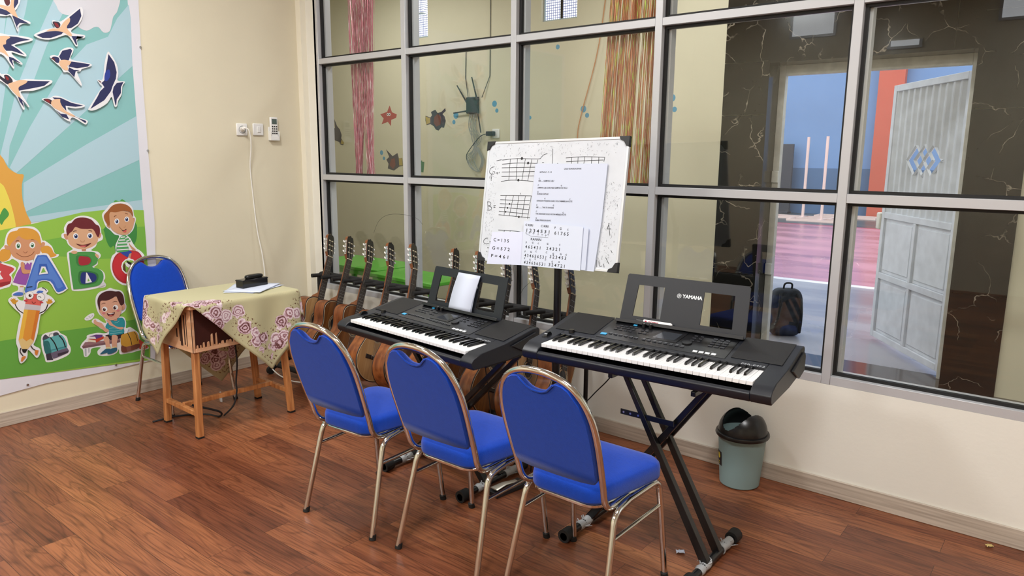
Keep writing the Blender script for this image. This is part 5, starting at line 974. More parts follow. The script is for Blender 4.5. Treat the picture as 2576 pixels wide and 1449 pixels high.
tag(clo, 'beige tablecloth with pink rose garlands draped over the small desk', 'tablecloth')
# sheets and black box on the cloth
for i, (x, y, r_, l_) in enumerate(((.86, -1.03, 20, 'sheet of white paper lowest under the black box'), (.84, -1.06, 47, 'sheet of white paper in the middle under the black box'), (.865, -1.035, 33, 'sheet of white paper directly under the black box'))):
    q = MB(); nn = 6; vs = []
    for a in range(nn+1):
        for c in range(nn+1): u, v = (a/nn-.5)*.21, (c/nn-.5)*.297; vs.append((u, v, .0008+.003*(a/nn)**3*(i+1)/3*(c/nn)))
    q.add(vs, [(a*(nn+1)+c, (a+1)*(nn+1)+c, (a+1)*(nn+1)+c+1, a*(nn+1)+c+1) for a in range(nn) for c in range(nn)])
    o = q.build('paper_sheet', M_paper); o.location = (x, y, zt+.0035+i*.0022); o.rotation_euler.z = math.radians(r_); sd = o.modifiers.new('t', 'SOLIDIFY'); sd.thickness = .0006
    tag(o, l_, 'paper', 'papers on the cloth')
t = tag(empty('black_box', (.825, -1.02, zt+.0095), math.radians(97)), 'small glossy black box with a black eraser lying on it', 'box')
M_gl = mat('gloss_black', '17171a', .12)
box('body', (-.09, -.032, 0), (.09, .032, .048), M_gl, t, .002); box('lid_rim', (-.092, -.034, .040), (.092, .034, .046), M_gl, t, .001)
pillow(.13, .045, .026, .5, 20, 8); q = pillow(.13, .042, .024, .5, 20, 8); q.v = [(x+.015, y, z+.047) for x, y, z in q.v]; q.build('eraser', M_blk2, t, smooth=60)
t = MB().tube(smoothpts([(.84, -1.45, .135), (.86, -1.30, .06), (.80, -1.27, .006), (.70, -1.30, .004), (.60, -1.42, .004), (.585, -1.56, .004)], 6, False), .006, 6).build('black_strap', mat('strap_black', '1d1d20', .7))
tag(t, 'narrow black strap trailing on the floor under the small desk', 'strap')
tag(MB().tube(smoothpts([(.90, -1.20, .484), (.905, -1.195, .35), (.89, -1.20, .22), (.89, -1.20, .16), (.88, -1.22, .08), (.82, -1.25, .012)], 6, False), .005, 6).build('hanging_strap', mat('strap_black', '1d1d20', .7)), 'black strap hanging down from the small desk over its stretcher', 'strap')
tag(pillow(.04, .006, .07, .6, 12, 8, .5).build('plastic_wrap', mat('clear_plastic', 'd4d6da', .25), None, smooth=60), 'scrap of clear plastic hanging by the far chair leg', 'plastic scrap').location = (.56, -1.12, .001)
# ================================================================ GUITARS
OUT = [(0, 0), (.007, .06), (.03, .115), (.07, .160), (.115, .181), (.15, .184), (.20, .171), (.25, .142), (.295, .120), (.33, .120), (.37, .131), (.41, .139), (.445, .134), (.472, .105), (.486, .060), (.49, .02)]
half_ = smoothpts([(s, w) for s, w in OUT], 3, False)
BODY = [(w, s) for s, w in half_]; BODY = BODY+[(-w, s) for w, s in BODY[-1:0:-1]]   # (y, z)
def make_guitar(top, name='classical_guitar'):
    t = empty(name, (0, 0, 0))
    b = MB(); b.prism(BODY, lambda p: (-.097, p[0], p[1]), lambda p: (-.003, p[0], p[1])); b.build('body', M_bodyw, t, smooth=35)
    b = MB(); b.prism([(y*.985, z*.99+.002) for y, z in BODY], lambda p: (-.003, p[0], p[1]), lambda p: (.0, p[0], p[1])); b.build('soundboard', top, t, smooth=35)
    b = MB(); b.tube([(-.0025, y, z) for y, z in BODY], .0032, 5, closed=True); bd = b.build('binding', M_ink, t); b = MB(); b.tube([(.0002, y*.97, .245+(z-.245)*.978) for y, z in BODY], .0010, 4, closed=True); b.build('purfling', M_bone, bd)
    b = MB(); b.tube([(-.094, y, z) for y, z in BODY], .0025, 5, closed=True); b.build('binding', M_ink, t)
    def disc(r, x, m, n, r0=0):
        q = MB(); N_ = 36
        if r0: q.add([(x, ri*math.cos(2*PI*k/N_), .33+ri*math.sin(2*PI*k/N_)) for ri in (r0, r) for k in range(N_)], [(k, (k+1) % N_, N_+(k+1) % N_, N_+k) for k in range(N_)])
        else: q.add([(x, r*math.cos(2*PI*k/N_), .33+r*math.sin(2*PI*k/N_)) for k in range(N_)], [tuple(range(N_))])
        return q.build(n, m, t, smooth=0)
    disc(.043, .0006, M_ink, 'sound_hole')
    q = MB(); ms = [M_fb, M_bone, mat('rosette_tan', 'b08c5c', .5)]
    for i, (r0, r1, mi) in enumerate(((.044, .050, 2), (.050, .052, 1), (.052, .058, 0), (.058, .0595, 1), (.0595, .063, 2), (.063, .0645, 1))):
        q.cur = mi; q.add([(.0005, ri*math.cos(2*PI*k/40), .33+ri*math.sin(2*PI*k/40)) for ri in (r0, r1) for k in range(40)], [(k, (k+1) % 40, 40+(k+1) % 40, 40+k) for k in range(40)])
    q.build('rosette', ms, t, smooth=0)
    br = MB(); br.bb((0, -.095, .148), (.006, .095, .176)); br.bb((.006, -.042, .150), (.011, .042, .174)); br = br.build('bridge', M_fb, t, .002)
    box('saddle', (.006, -.04, .170), (.0135, .04, .1725), M_bone, br)
    # neck, heel, fretboard
    b = MB(); vs = []; fs = []; st = [(.49, .030, .028), (.60, .0285, .024), (.70, .027, .021), (.80, .0255, .020), (.815, .026, .020)]
    for z, w, d in st:
        for k in range(9): a = PI*k/8; vs.append((-.001-d*math.sin(a), w*math.cos(a), z))
    for i in range(len(st)-1):
        for k in range(8): fs.append((i*9+k, i*9+k+1, (i+1)*9+k+1, (i+1)*9+k))
        fs.append((i*9+8, i*9, (i+1)*9, (i+1)*9+8))
    fs += [tuple(range(9)), tuple(len(vs)-9+k for k in range(9))]
    b.add(vs, fs); b.build('neck', M_neck, t, smooth=50)
    b = MB(); b.add([(-.001, -.028, .488), (-.001, .028, .488), (-.001, .028, .545), (-.001, -.028, .545), (-.097, -.010, .488), (-.097, .010, .488), (-.075, .009, .512), (-.075, -.009, .512), (-.035, .018, .525), (-.035, -.018, .525)], [(0, 1, 2, 3), (4, 5, 1, 0), (6, 7, 4, 5)[::-1], (3, 2, 8, 9), (9, 8, 6, 7), (0, 3, 9), (0, 9, 7, 4), (1, 8, 2), (1, 5, 6, 8)]); b.build('heel', M_neck, t, .002)
    b = MB(); b.prism([(-.0305, .375), (.0305, .375), (.026, .815), (-.026, .815)], lambda p: (-.001, p[0], p[1]), lambda p: (.007, p[0], p[1])); b.build('fretboard', M_fb, t, smooth=0)
    q = MB(); L0 = .65
    for f in range(1, 19):
        z = .815-L0*(1-2**(-f/12)); w = .026+.0045*(.815-z)/.44; q.bb((.007, -w, z-.0007), (.0080, w, z+.0007))
    q.build('frets', M_steel, t, smooth=0)
    MB().bb((.0, -.026, .815), (.0105, .026, .8205)).build('nut', M_bone, t, .001)
    # head tilted back
    H = empty('headstock_anchor', (0, 0, 0)); bpy.data.objects.remove(H)
    R = Matrix.Translation((0, 0, .82)) @ Matrix.Rotation(math.radians(-13), 4, 'Y')
    hp = [(.026, 0), (.030, .015), (.036, .028), (.037, .05), (.0375, .12), (.036, .150), (.030, .168), (.020, .176), (.012, .173), (.007, .180), (0, .184)]; hp = hp+[(-y, z) for y, z in hp[-2::-1]]
    sl = [((-.0205, .038), (-.0085, .138)), ((.0085, .038), (.0205, .138))]
    def hx_(v): return tuple(R @ V(v))
    b = MB(); b.prism(hp, lambda p: hx_((-.019, p[0], p[1])), lambda p: hx_((.003, p[0], p[1]))); hd = b.build('headstock', M_neck, t, smooth=30)
    # black face veneer; the slots' shaded depth is only dark patches laid on it
    b = MB(); ms = [M_blk2, M_fb]
    b.prism(hp, lambda p: hx_((.003, p[0], p[1])), lambda p: hx_((.0045, p[0], p[1]))); 
    b.cur = 1
    for (y0, z0), (y1, z1) in sl: b.add([hx_((.0049, y0, z0)), hx_((.0049, y1, z0)), hx_((.0049, y1, z1)), hx_((.0049, y0, z1))], [(0, 1, 2, 3)])
    b.build('face_veneer', ms, hd, smooth=0)
    for s in (-1, 1):
        q = MB(); P = [(s*.0376, -.017, .030), (s*.0392, .001, .142)]; a = [hx_((x, y, z)) for x in (-.017, 0) for y in (s*.0375, s*.0395) for z in (.030, .142)]
        q.add(a, [(0, 1, 3, 2), (4, 6, 7, 5), (0, 4, 5, 1), (2, 3, 7, 6), (0, 2, 6, 4), (1, 5, 7, 3)]); q.build('tuner_plate', M_steel, t, smooth=0)
        for k in range(3):
            z = .048+k*.038
            q = MB(); q.cyl(hx_((-.009, s*.0395, z)), hx_((-.009, s*.0535, z)), .003, n=8); q.cyl(hx_((-.009, s*.0395, z)), hx_((-.009, s*.043, z)), .0065, n=10); pg = q.build('tuning_peg', M_steel, t)
            q = MB(); q.tube([hx_((-.009, s*.052, z-.0)), hx_((-.009, s*.0560, z)), hx_((-.009, s*.0605, z)), hx_((-.009, s*.064, z))], [(.003, .004), (.0055, .0105), (.0055, .011), (.002, .005)], 12, sq=hx_((1, 0, 0))); q.build('peg_button', M_bone if 0 else M_white, pg)
            q = MB(); q.cyl(hx_((.006, s*.007, z)), hx_((.006, s*.022, z)), .0042, n=8); q.build('roller', M_bone, t)
    for k in range(6):
        yb, yn = -.035+.014*k, -.0215+.0086*k; s = -1 if k < 3 else 1; zz = .048+(2-(k if k < 3 else 5-k))*.038
        MB().tube([(.0125, yb, .171), (.0112, yn, .818), hx_((.010, s*.0145, zz))], .0005 if k > 2 else .0007, 4).build('string', M_str, t, smooth=0)
    return t
gl, gd = make_guitar(M_topl), make_guitar(M_topd)
GP = [ # x, yaw, lean, roll, light top?, label
 (.506, 11.1, 23.4, -1.7, 1, 'pale-topped classical guitar farthest left in the rack, next to the desk'),
 (.708, 9.8, 23.4, -1.3, 0, 'brown classical guitar, second from the left in the rack'),
 (.917, 7.3, 24.5, -3.0, 0, 'brown classical guitar, third from the left with bridge seen over the chair'),
 (1.181, 9.9, 24.5, -4.4, 1, 'pale-topped classical guitar, fourth from the left behind the left keyboard'),
 (1.443, 11.8, 21.8, -3.8, 0, 'brown classical guitar, last one of the left rack'),
 (1.701, 9.0, 23.3, 0.4, 0, 'classical guitar whose neck shows through the left music rest'),
 (1.925, 5.4, 22.1, -1.5, 0, 'classical guitar with its head behind the lower left whiteboard corner'),
 (2.161, 4.6, 25.0, -5.0, 0, 'brown classical guitar right of the left music rest, left of the other two'),
 (2.430, 5.6, 25.0, -8.5, 1, 'pale-topped classical guitar left of the whiteboard pole'),
 (2.650, 4.7, 25.0, -7.1, 0, 'brown classical guitar farthest right, right of the whiteboard pole')]
used = set()
for i, (x, yw, ln, rl, lt, lab) in enumerate(GP):
    src = gl if lt else gd
    o = src if lt not in used else copy_tree(src); used.add(lt)
    M_ = Matrix.Translation((x, -.44, .098)) @ Matrix.Rotation(math.radians(yw), 4, 'Z') @ Matrix.Rotation(math.radians(-ln), 4, 'X') @ Matrix.Rotation(math.radians(rl), 4, 'Y') @ Matrix.Scale(.95, 4)
    o.matrix_world = M_; tag(o, lab, 'guitar', 'classical guitars in the racks')
# racks
def rack(xl, xr, arms, lab):
    t = tag(empty('guitar_rack', (0, 0, 0)), lab, 'guitar rack', 'guitar racks under the window'); yb, zb = -.125, .672
    MB().tube(fillet([(xl, yb, .50), (xl, yb, zb), (xr, yb, zb), (xr, yb, .50)], .05), .019, 12).build('top_bar', M_foam, t)
    for x in arms: MB().tube(smoothpts([(x+.045, yb-.01, zb+.004), (x+.030, yb-.045, zb+.008), (x+.012, yb-.075, zb+.006), (x, -.262, zb+.008)], 4, False), .0145, 10).build('neck_arm', M_foam, t)
    for x in (xl, xr):
        MB().cyl((x, yb, .06), (x, yb, .50), .0125).build('upright', M_blk2, t)
        MB().tube(smoothpts([(x, -.56, .035), (x, -.525, .05), (x, -.40, .085), (x, -.3, .085), (x, -.13, .07), (x, -.045, .055)], 4, False), .014, 10).build('foot', M_blk2, t)
        for y in (-.075, -.575):
            w_ = MB().cyl((x-.012, y, .028), (x+.012, y, .028), .0275, n=20).build('caster', M_rubber, t); MB().cyl((x, y, .028), (x, y, .055), .009).build('caster_stem', M_blk2, w_)
    for y, z in ((-.525, .0565), (-.375, .100)): MB().cyl((xl, y, z), (xr, y, z), .0185, n=12).build('rest_rail', M_foam, t)
rack(.27, 1.465, [.364+.1165*k for k in range(10)], 'black padded guitar rack at the left, below the first two windows')
rack(1.60, 2.63, [1.72+.1165*k for k in range(8)], 'black padded guitar rack at the right, behind the keyboards')
tag(MB().tube(smoothpts([(.78, -.03, 1.0), (.86, -.05, 1.09), (.97, -.06, 1.14), (1.12, -.06, 1.15), (1.25, -.07, 1.135), (1.33, -.09, 1.10)], 6, False), .0009, 4).build('loose_string', M_ink), 'loose guitar string curling above the left guitars', 'string')
tag(MB().tube(smoothpts([(2.22, -.06, .84), (2.16, -.09, .78), (2.15, -.12, .70), (2.19, -.10, .63), (2.27, -.08, .61), (2.34, -.06, .64)], 6, False), .0009, 4).build('loose_string', M_ink), 'loose guitar string looping behind the right rack', 'string')

# ================================================================ KEYBOARDS
M_btn = mat('kb_button', '2d2f35', .45); M_lcd = mat('kb_display', '30343a', .08); M_blu = mat('kb_blue_button', '3fa9dd', .3); M_wb = mat('kb_white_button', 'dfe3e6', .3); M_prt = mat('kb_print', 'a9adb2', .5)
def panelz(y): return .012+(y-.155)*.20 if y > .155 else .012
def make_kb():
    t = empty('electronic_keyboard', (0, 0, 0)); W2 = .496
    # profile (y,z) with z measured from the key tops; y from the key fronts
    prof = [(-.018, -.066), (-.030, -.054), (-.033, -.032), (-.018, -.016), (.02, -.002), (.155, .012), (.345, .05), (.385, .052), (.395, .040), (.392, -.01), (.36, -.045), (.20, -.062)]
    b = MB()
    ends = [(-W2, -.424), (.424, W2)]
    for x0, x1 in ends: b.prism(prof, lambda p, x0=x0: (x0, p[0], p[1]), lambda p, x1=x1: (x1, p[0], p[1]))
    front = [(-.018, -.066), (-.030, -.054), (-.033, -.034), (-.022, -.027), (-.014, -.028), (-.011, -.050), (.15, -.050), (.15, .012), (.155, .0125), (.345, .05), (.385, .052), (.395, .040), (.392, -.01), (.36, -.045), (.20, -.062)]
    b.prism(front, lambda p: (-.424, p[0], p[1]), lambda p: (.424, p[0], p[1]))
    b.build('shell', M_kb, t, .004)
    # rear corner blocks (speaker box ends) and feet
    for s in (-1, 1):
        b = MB(); b.prism([(.20, .0), (.36, .036), (.375, .020), (.372, -.035), (.30, -.050)], lambda p: (s*.496, p[0], p[1]), lambda p: (s*.506, p[0], p[1])); b.build('end_cheek', M_blk, t, .003)
        for y in (.03, .33): MB().cyl((s*.36, y, -.078), (s*.36, y, -.055), .014).build('foot', M_rubber, t)
    # speaker grilles
    for x0, x1 in ((-.47, -.285), (.285, .47)):
        b = MB(); b.prism([(x0, .185), (x1, .185), (x1, .375), (x0+.0, .375)], lambda p: (p[0], p[1], panelz(p[1])+.0005), lambda p: (p[0], p[1], min(panelz(p[1]), .0525)+.004)); b.build('speaker_grille', M_kbdark, t, .002)
    # black control panel in the middle
    b = MB(); b.prism([(-.27, .175), (.27, .165), (.27, .345), (-.27, .345)], lambda p: (p[0], p[1], panelz(p[1])-.001), lambda p: (p[0], p[1], panelz(p[1])+.0022)); b.build('control_panel', M_blk2, t, .001)
    def pz(y): return panelz(y)+.0022
    def btn(x, y, w, h, m=M_btn, hh=.003, n='button', bv=.0008, lb=None):
        a = .197; q = MB(); q.box((0, 0, 0), (w, h, hh)); o = q.build(n, m, t, bv, label=lb); o.matrix_local = Matrix.Translation((x, y, pz(y)+hh/2)) @ Matrix.Rotation(math.atan(.20) if y > .155 else .1, 4, 'X'); return o
    btn(-.250, .205, .026, .016, M_blu, lb='blue start button'); btn(-.165, .325, .016, .010, M_blu, lb='small blue button')
    for r in range(3):
        for c in range(4): btn(-.225+c*.022+r*.004, .262+r*.020, .014, .006)
    for c in range(14): btn(-.225+c*.0235+(.01 if c > 5 else 0), .215-.0012*c, .015, .007)
    for c in range(5): btn(.115+c*.018-.02, .196, .013, .007) if 0 else None
    for c in range(4): btn(.150+c*.024, .181, .018, .013, M_wb, lb='white pad button')
    for c in range(2): btn(-.115+c*.02, .262, .014, .006); btn(-.115+c*.02, .285, .014, .006)
    for r in range(4):
        for c in range(3): btn(.185+c*.024, .245+r*.021, .017, .009)
    for r in range(3): btn(.105, .268+r*.021, .015, .007); btn(.13, .268+r*.021, .013, .005)
    for x, y in ((-.125, .318), (-.095, .318)):
        k = MB(); k.cyl((0, 0, 0), (0, 0, .016), .008, .0072, 18); o = k.build('knob', M_blk2, t); o.location = (x, y, pz(y)); MB().bb((-.001, 0, .016), (.001, .007, .0165)).build('pointer', M_wb, o)
    k = MB().cyl((0, 0, 0), (0, 0, .006), .020, .019, 28).build('dial', M_blk2, t); k.matrix_local = Matrix.Translation((.095, .240, pz(.24))) @ Matrix.Rotation(.197, 4, 'X')
    k = MB().cyl((0, 0, 0), (0, 0, .014), .013, .011, 20).build('volume_knob', M_blk2, t); k.location = (-.385, .175, .015)
    # display
    b = MB(); b.prism([(-.075, .225), (.055, .225), (.068, .33), (-.048, .33)], lambda p: (p[0], p[1], pz(p[1])-.001), lambda p: (p[0], p[1], pz(p[1])+.0022)); d_ = b.build('display', M_blk2, t, .001)
    b = MB(); b.prism([(-.050, .240), (.040, .240), (.050, .305), (-.030, .305)], lambda p: (p[0], p[1], pz(p[1])+.002), lambda p: (p[0], p[1], pz(p[1])+.0026)); b.build('screen', M_lcd, d_, smooth=0)
    # pitch wheel
    b = MB(); b.bb((-.470, .075, .000), (-.445, .135, .006)); b.build('wheel_well', M_kbdark, t, .001); MB().cyl((-.464, .103, .002), (-.450, .103, .002), .022, n=24).build('pitch_wheel', M_blk2, t)
    # printed model name and small legends
    text_mesh('model_name', 'PSR-E473', .021, M_prt, t, Matrix.Translation((.335, .150, panelz(.15)+.0018)) @ Matrix.Rotation(.1, 4, 'X'), space=1.05, bold=.0002)
    q = MB()
    for c in range(14): q.box((-.225+c*.0235+(.01 if c > 5 else 0), .2235-.0012*c, pz(.2235)+.0003), (.012, .0014, .0004))
    for r in range(3):
        for c in range(4): q.box((-.225+c*.022+r*.004, .2685+r*.020, pz(.2685+r*.02)+.0004), (.010, .0014, .0004))
    for x in (-.30, .21): q.box((x, .1995, pz(.2)+.0003), (.012, .0014, .0004))
    q.build('panel_legends', M_prt, t, smooth=0)
    # keys
    kw = .8480/36
    wk = MB(); wk.bb((-kw/2+.0007, 0, -.015), (kw/2-.0007, .150, 0)); wk = wk.build('white_key', M_wkey, t, .0012); first = True
    bk = MB(); bk.add([(-.0052, .052, -.004), (.0052, .052, -.004), (.0052, .150, -.004), (-.0052, .150, -.004), (-.0042, .060, .0105), (.0042, .060, .0105), (.0042, .150, .0115), (-.0042, .150, .0115)], [(0, 3, 2, 1), (4, 5, 6, 7), (0, 1, 5, 4), (1, 2, 6, 5), (2, 3, 7, 6), (3, 0, 4, 7)]); bk = bk.build('black_key', M_bkey, t, .0012)
    fb = True
    for i in range(36):
        x = -.424+kw*(i+.5)
        o = wk if i == 0 else wk.copy()
        if i: C.objects.link(o); o.parent = t
        o.location = (x, 0, 0)
        if i % 7 in (0, 1, 3, 4, 5) and i < 35:
            o = bk if fb else bk.copy()
            if not fb: C.objects.link(o); o.parent = t
            fb = False; o.location = (x+kw/2+{0: -.0015, 1: .0015, 3: -.002, 4: 0, 5: .002}[i % 7], 0, 0)
    box('key_felt', (-.424, .149, -.01), (.424, .152, .006), M_kbdark, t)
    # music rest
    R = Matrix.Translation((.012, .360, .052)) @ Matrix.Rotation(math.radians(-16), 4, 'X')
    def rr(pts, y0, y1, n, m, par, bv=.003):
        q = MB(); q.prism(pts, lambda p: R @ V((p[0], y0, p[1])), lambda p: R @ V((p[0], y1, p[1]))); return q.build(n, m, par, bv)
    b = MB(); f0 = lambda p: R @ V((p[0], 0, p[1])); f1 = lambda p: R @ V((p[0], .006, p[1]))
    xs = [-.262, -.225, -.082, .075, .218, .262]
    def skew(x, z): return x*(1-.0*z)
    for pts in ([(-.270, 0), (-.215, 0), (-.205, .19), (-.256, .205), (-.262, .198)], [(.215, 0), (.270, 0), (.262, .198), (.256, .205), (.205, .19)], [(-.215, 0), (.215, 0), (.2135, .028), (-.2135, .028)], [(-.2065, .162), (.2065, .162), (.205, .205), (-.205, .205)], [(-.256, .205), (-.205, .19), (-.205, .205)], [(.256, .205), (.205, .19), (.205, .205)], [(-.088, .028), (.082, .028), (.082, .162), (-.088, .162)]): b.prism(pts, f0, f1)
    ms_ = b.build('music_rest', M_kb, t, smooth=0)
    b = MB(); b.bb((-.272, -.030, -.006), (.272, .004, .0)); b.bb((-.272, -.034, -.006), (.272, -.030, .008)); b.v = [tuple(R @ V(v)) for v in b.v]; b.build('rest_ledge', M_blk, ms_, .001)
    lg = text_mesh('maker_name', 'YAMAHA', .020, M_wb, ms_, R @ Matrix.Translation((-.006, -.0006, .135)) @ Matrix.Rotation(PI/2, 4, 'X'), bold=.0008)
    q = MB(); q.add([R @ V((-.021+ri*math.cos(2*PI*k/24), -.0006, .135+ri*math.sin(2*PI*k/24))) for ri in (.0075, .0092) for k in range(24)], [(k, (k+1) % 24, 24+(k+1) % 24, 24+k) for k in range(24)])
    for k in range(3): a = PI*k/3+PI/6; dx, dz = math.cos(a), math.sin(a); q.add([R @ V((-.021+s1*.0062*dx+s2*.0008*dz, -.0007, .135+s1*.0062*dz-s2*.0008*dx)) for s1, s2 in ((-1, -1), (1, -1), (1, 1), (-1, 1))], [(0, 1, 2, 3)])
    q.build('maker_logo', M_wb, ms_, smooth=0)
    return t, R
k1, RR = make_kb(); kz1, kz2 = .803, .727
k1.location = (3.457, -1.072, kz1); k1.rotation_euler.z = math.radians(3.8); tag(k1, 'black electronic keyboard at the right with a marker on its music rest', 'keyboard', 'electronic keyboards on stands')
k2 = copy_tree(k1); k2.location = (2.277, -1.150, kz2); k2.rotation_euler.z = math.radians(-4.8); tag(k2, 'black electronic keyboard at the left with a folded paper on its music rest', 'keyboard')
MK1 = Matrix.Translation(k1.location) @ Matrix.Rotation(math.radians(3.8), 4, 'Z'); MK2 = Matrix.Translation(k2.location) @ Matrix.Rotation(math.radians(-4.8), 4, 'Z')
# folded paper
q = MB(); W_, H_ = .158, .190; vs = []; n = 8
for s, th in ((0, 0), (1, .010)):
    for i in range(n+1):
        v = i/n; yb = -.006-.012*math.sin(v*PI)*.5-th*(1-v)
        for x in (-W_/2, W_/2): vs.append((x+.012*v, yb, .001+H_*v))
fs = [(i*2, i*2+1, i*2+3, i*2+2) for i in range(n)]+[(2*(n+1)+i*2, 2*(n+1)+i*2+1, 2*(n+1)+i*2+3, 2*(n+1)+i*2+2) for i in range(n)]
q.add(vs, fs); o = q.build('folded_paper', M_paper, smooth=60); sd = o.modifiers.new('t', 'SOLIDIFY'); sd.thickness = .0008
o.matrix_world = MK2 @ RR @ Matrix.Translation((-.004, -.004, 0)); tag(o, 'blank folded white paper leaning on the left keyboard music rest', 'paper')
mk = tag(empty('whiteboard_marker', (0, 0, 0)), 'white board marker with black cap and red print on the right music rest', 'marker')
mk.matrix_world = MK1 @ RR @ Matrix.Translation((-.105, -.017, .0095))
MB().cyl((-.045, 0, 0), (.075, 0, 0), .0085, n=20).build('barrel', M_white, mk); MB().cyl((-.075, 0, 0), (-.045, 0, 0), .009, n=20).build('cap', M_blk2, mk); MB().cyl((.075, 0, 0), (.080, 0, 0), .0075, .005, 20).build('end_plug', M_white, mk)
text_mesh('printed_name', 'SNOWMAN', .0085, mat('red_print', 'b02040', .5), mk, Matrix.Translation((-.022, -.0088, 0)) @ Matrix.Rotation(PI/2, 4, 'X'), bold=.0003)
MB().cyl((-.033, -.0086, 0), (-.033, -.0090, 0), .0045, n=14).build('printed_dot', mat('red_print', 'b02040', .5), mk)
# X stands
def xstand(x0, x1, y, zt, ztops, lab, w=.022, xt0=None, xt1=None):
    t = tag(empty('keyboard_stand', (0, 0, 0)), lab, 'stand', 'folding X keyboard stands'); xt0 = x0+.12 if xt0 is None else xt0; xt1 = x1-.10 if xt1 is None else xt1
    M_film = mat('plastic_film', 'a9abad', .35, bump=.8, bscale=60)
    for k, (xa, xb, dys) in enumerate(((x1, xt0, (-.06, .05)), (x0, xt1, (-.035, .075)))):
        for dy in dys: MB().tube([(xa, y+dy, .035), (xb, y+dy, zt)], (.023, .014), 4, sq=(0, 1, 0)).build('brace', M_blk2, t, .002)
    for x in (x0, x1):
        f = MB().cyl((x, y-.235, .026), (x, y+.235, .026), .0165, n=16).build('foot_bar', M_blk2, t)
        for s in (-1, 1): MB().cyl((x, y+s*.235, .0275), (x, y+s*.185, .0275), .0275, .0265, 22).build('rubber_cap', M_rubber, f)
        for ya in (-.08, .125):
            q = MB(); q.tube([(x, y+ya-.045+.018*i, .026+.001*math.sin(i*2)) for i in range(6)], [.0185+.0022*math.sin(i*2.3+ya*9) for i in range(6)], 12)
            for k in range(6):
                a0 = rnd.uniform(-.5, 3.6); yy = y+ya+rnd.uniform(-.03, .03); q.tube(smoothpts([(x+.017*math.cos(a0), yy, .026+.017*math.sin(a0)), (x+.03*math.cos(a0), yy+.01, .03+.02*math.sin(a0)), (x+.036*math.cos(a0+.5), yy+.02, max(.008, .02+.03*math.sin(a0+.5)))], 3, False), [.0035, .002, .002, .0025, .0015, .001, .001], 4)
            q.build('plastic_wrap', M_film, t, smooth=50)
    for x in (xt0, xt1): MB().tube([(x, y-.17, zt+.008), (x, y+.17, zt+.008)], .013, 4, sq=(0, 0, 1)).build('top_bar', M_blk2, t, .002)
    xm, zm = None, None
    a1 = (zt-.035)/(xt0-x1); a2 = (zt-.035)/(xt1-x0); xm = (a1*x1-a2*x0)/(a1-a2); zm = .035+a1*(xm-x1)
    MB().cyl((xm, y-.072, zm), (xm, y+.095, zm), .008, n=14).build('pivot_bolt', M_steel, t)
    q = MB(); zb = zm+.10; xa = x1+(zb-.035)/a1; q.bb((xa-.10, y-.066, zb-.011), (xm+.075, y-.062, zb+.011)); pl = q.build('lock_plate', M_blk2, t, .001)
    for x in (xa-.085, xa-.055, xa-.02): MB().cyl((x, y-.0675, zb), (x, y-.0655, zb), .0045, n=12).build('hole_rim', M_steel, pl)
    return t
xstand(3.187, 3.72, -.90, kz1-.090, None, 'black X keyboard stand under the right keyboard, feet wrapped in plastic', xt0=3.34, xt1=3.68)
xstand(2.12, 2.63, -.915, kz2-.090, None, 'black X keyboard stand under the left keyboard, feet wrapped in plastic', xt0=2.13, xt1=2.72)

# ================================================================ WHITEBOARD
wb = tag(empty('whiteboard_stand', (0, 0, 0)), 'white board on a black pole with chord diagrams drawn in marker', 'whiteboard')
U_ = V((.99963, .00488, .02682)); V_ = V((-.02726, .16433, .98603)); N_ = V((.0004, -.98639, .16441)); ctr = V((2.66, -.55, 1.323))
WM = Matrix(((U_.x, V_.x, N_.x, ctr.x), (U_.y, V_.y, N_.y, ctr.y), (U_.z, V_.z, N_.z, ctr.z), (0, 0, 0, 1)))   # local x right, y up, z to the viewer
def wput(o, dz=0): o.matrix_local = WM @ Matrix.Translation((0, 0, dz)); return o
M_wbd = mat('whiteboard_enamel', 'd3d8df', .22, noise=.05, nscale=9)
wput(box('board_panel', (-.402, -.296, -.012), (.402, .296, -.001), M_wbd, wb))
q = MB(); fw_ = .011
for a, c in (((-.411, .293), (.411, .304)), ((-.411, -.304), (.411, -.293)), ((-.411, -.293), (-.400, .293)), ((.400, -.293), (.411, .293))): q.bb((a[0], a[1], -.014), (c[0], c[1], .002))
wput(q.build('board_frame', mat('white_aluminium', 'dfe3e8', .3, .3), wb, .001))
for sx in (-1, 1):
    for sy in (-1, 1):
        pts = [(sx*.413, sy*.306), (sx*.413, sy*.258), (sx*.398, sy*.262), (sx*.385, sy*.283), (sx*.366, sy*.291), (sx*.360, sy*.306)]
        q = MB(); q.prism(pts, lambda p: (p[0], p[1], -.016), lambda p: (p[0], p[1], .005)); wput(q.build('corner_cap', M_blk, wb, .0015))
def strokes(idx, dots, name='chord_diagram'):
    q = MB()
    for p in [BL[i] for i in idx]:
        pts = list(zip([v/1000 for v in p[0::2]], [v/1000 for v in p[1::2]]))
        if len(pts) > 2: pts = smoothpts(pts, 3, False)
        L_, R_ = [], []
        for i, p_ in enumerate(pts):
            a = V(pts[max(i-1, 0)]); c_ = V(pts[min(i+1, len(pts)-1)]); d = (c_-a).normalized(); nn = V((-d.y, d.x))*.0013
            L_.append((p_[0]+nn.x, p_[1]+nn.y, 0)); R_.append((p_[0]-nn.x, p_[1]-nn.y, 0))
        n = len(pts); q.add(L_+R_, [(i, i+1, n+i+1, n+i) for i in range(n-1)])
    for x, y, r in [(a, b_, c_*1.7) for a, b_, c_ in dots]: q.add([((x+r*math.cos(2*PI*k/12))/1000, (y+r*math.sin(2*PI*k/12))/1000, .0001) for k in range(12)], [tuple(range(12))])
    wput(q.build(name, M_ink, wb, smooth=0), -.0006)
strokes(range(1, 14), BD[0:3]); strokes(range(14, 26), BD[3:7]); strokes(range(26, 34), BD[9:]); strokes(range(34, 37), [])
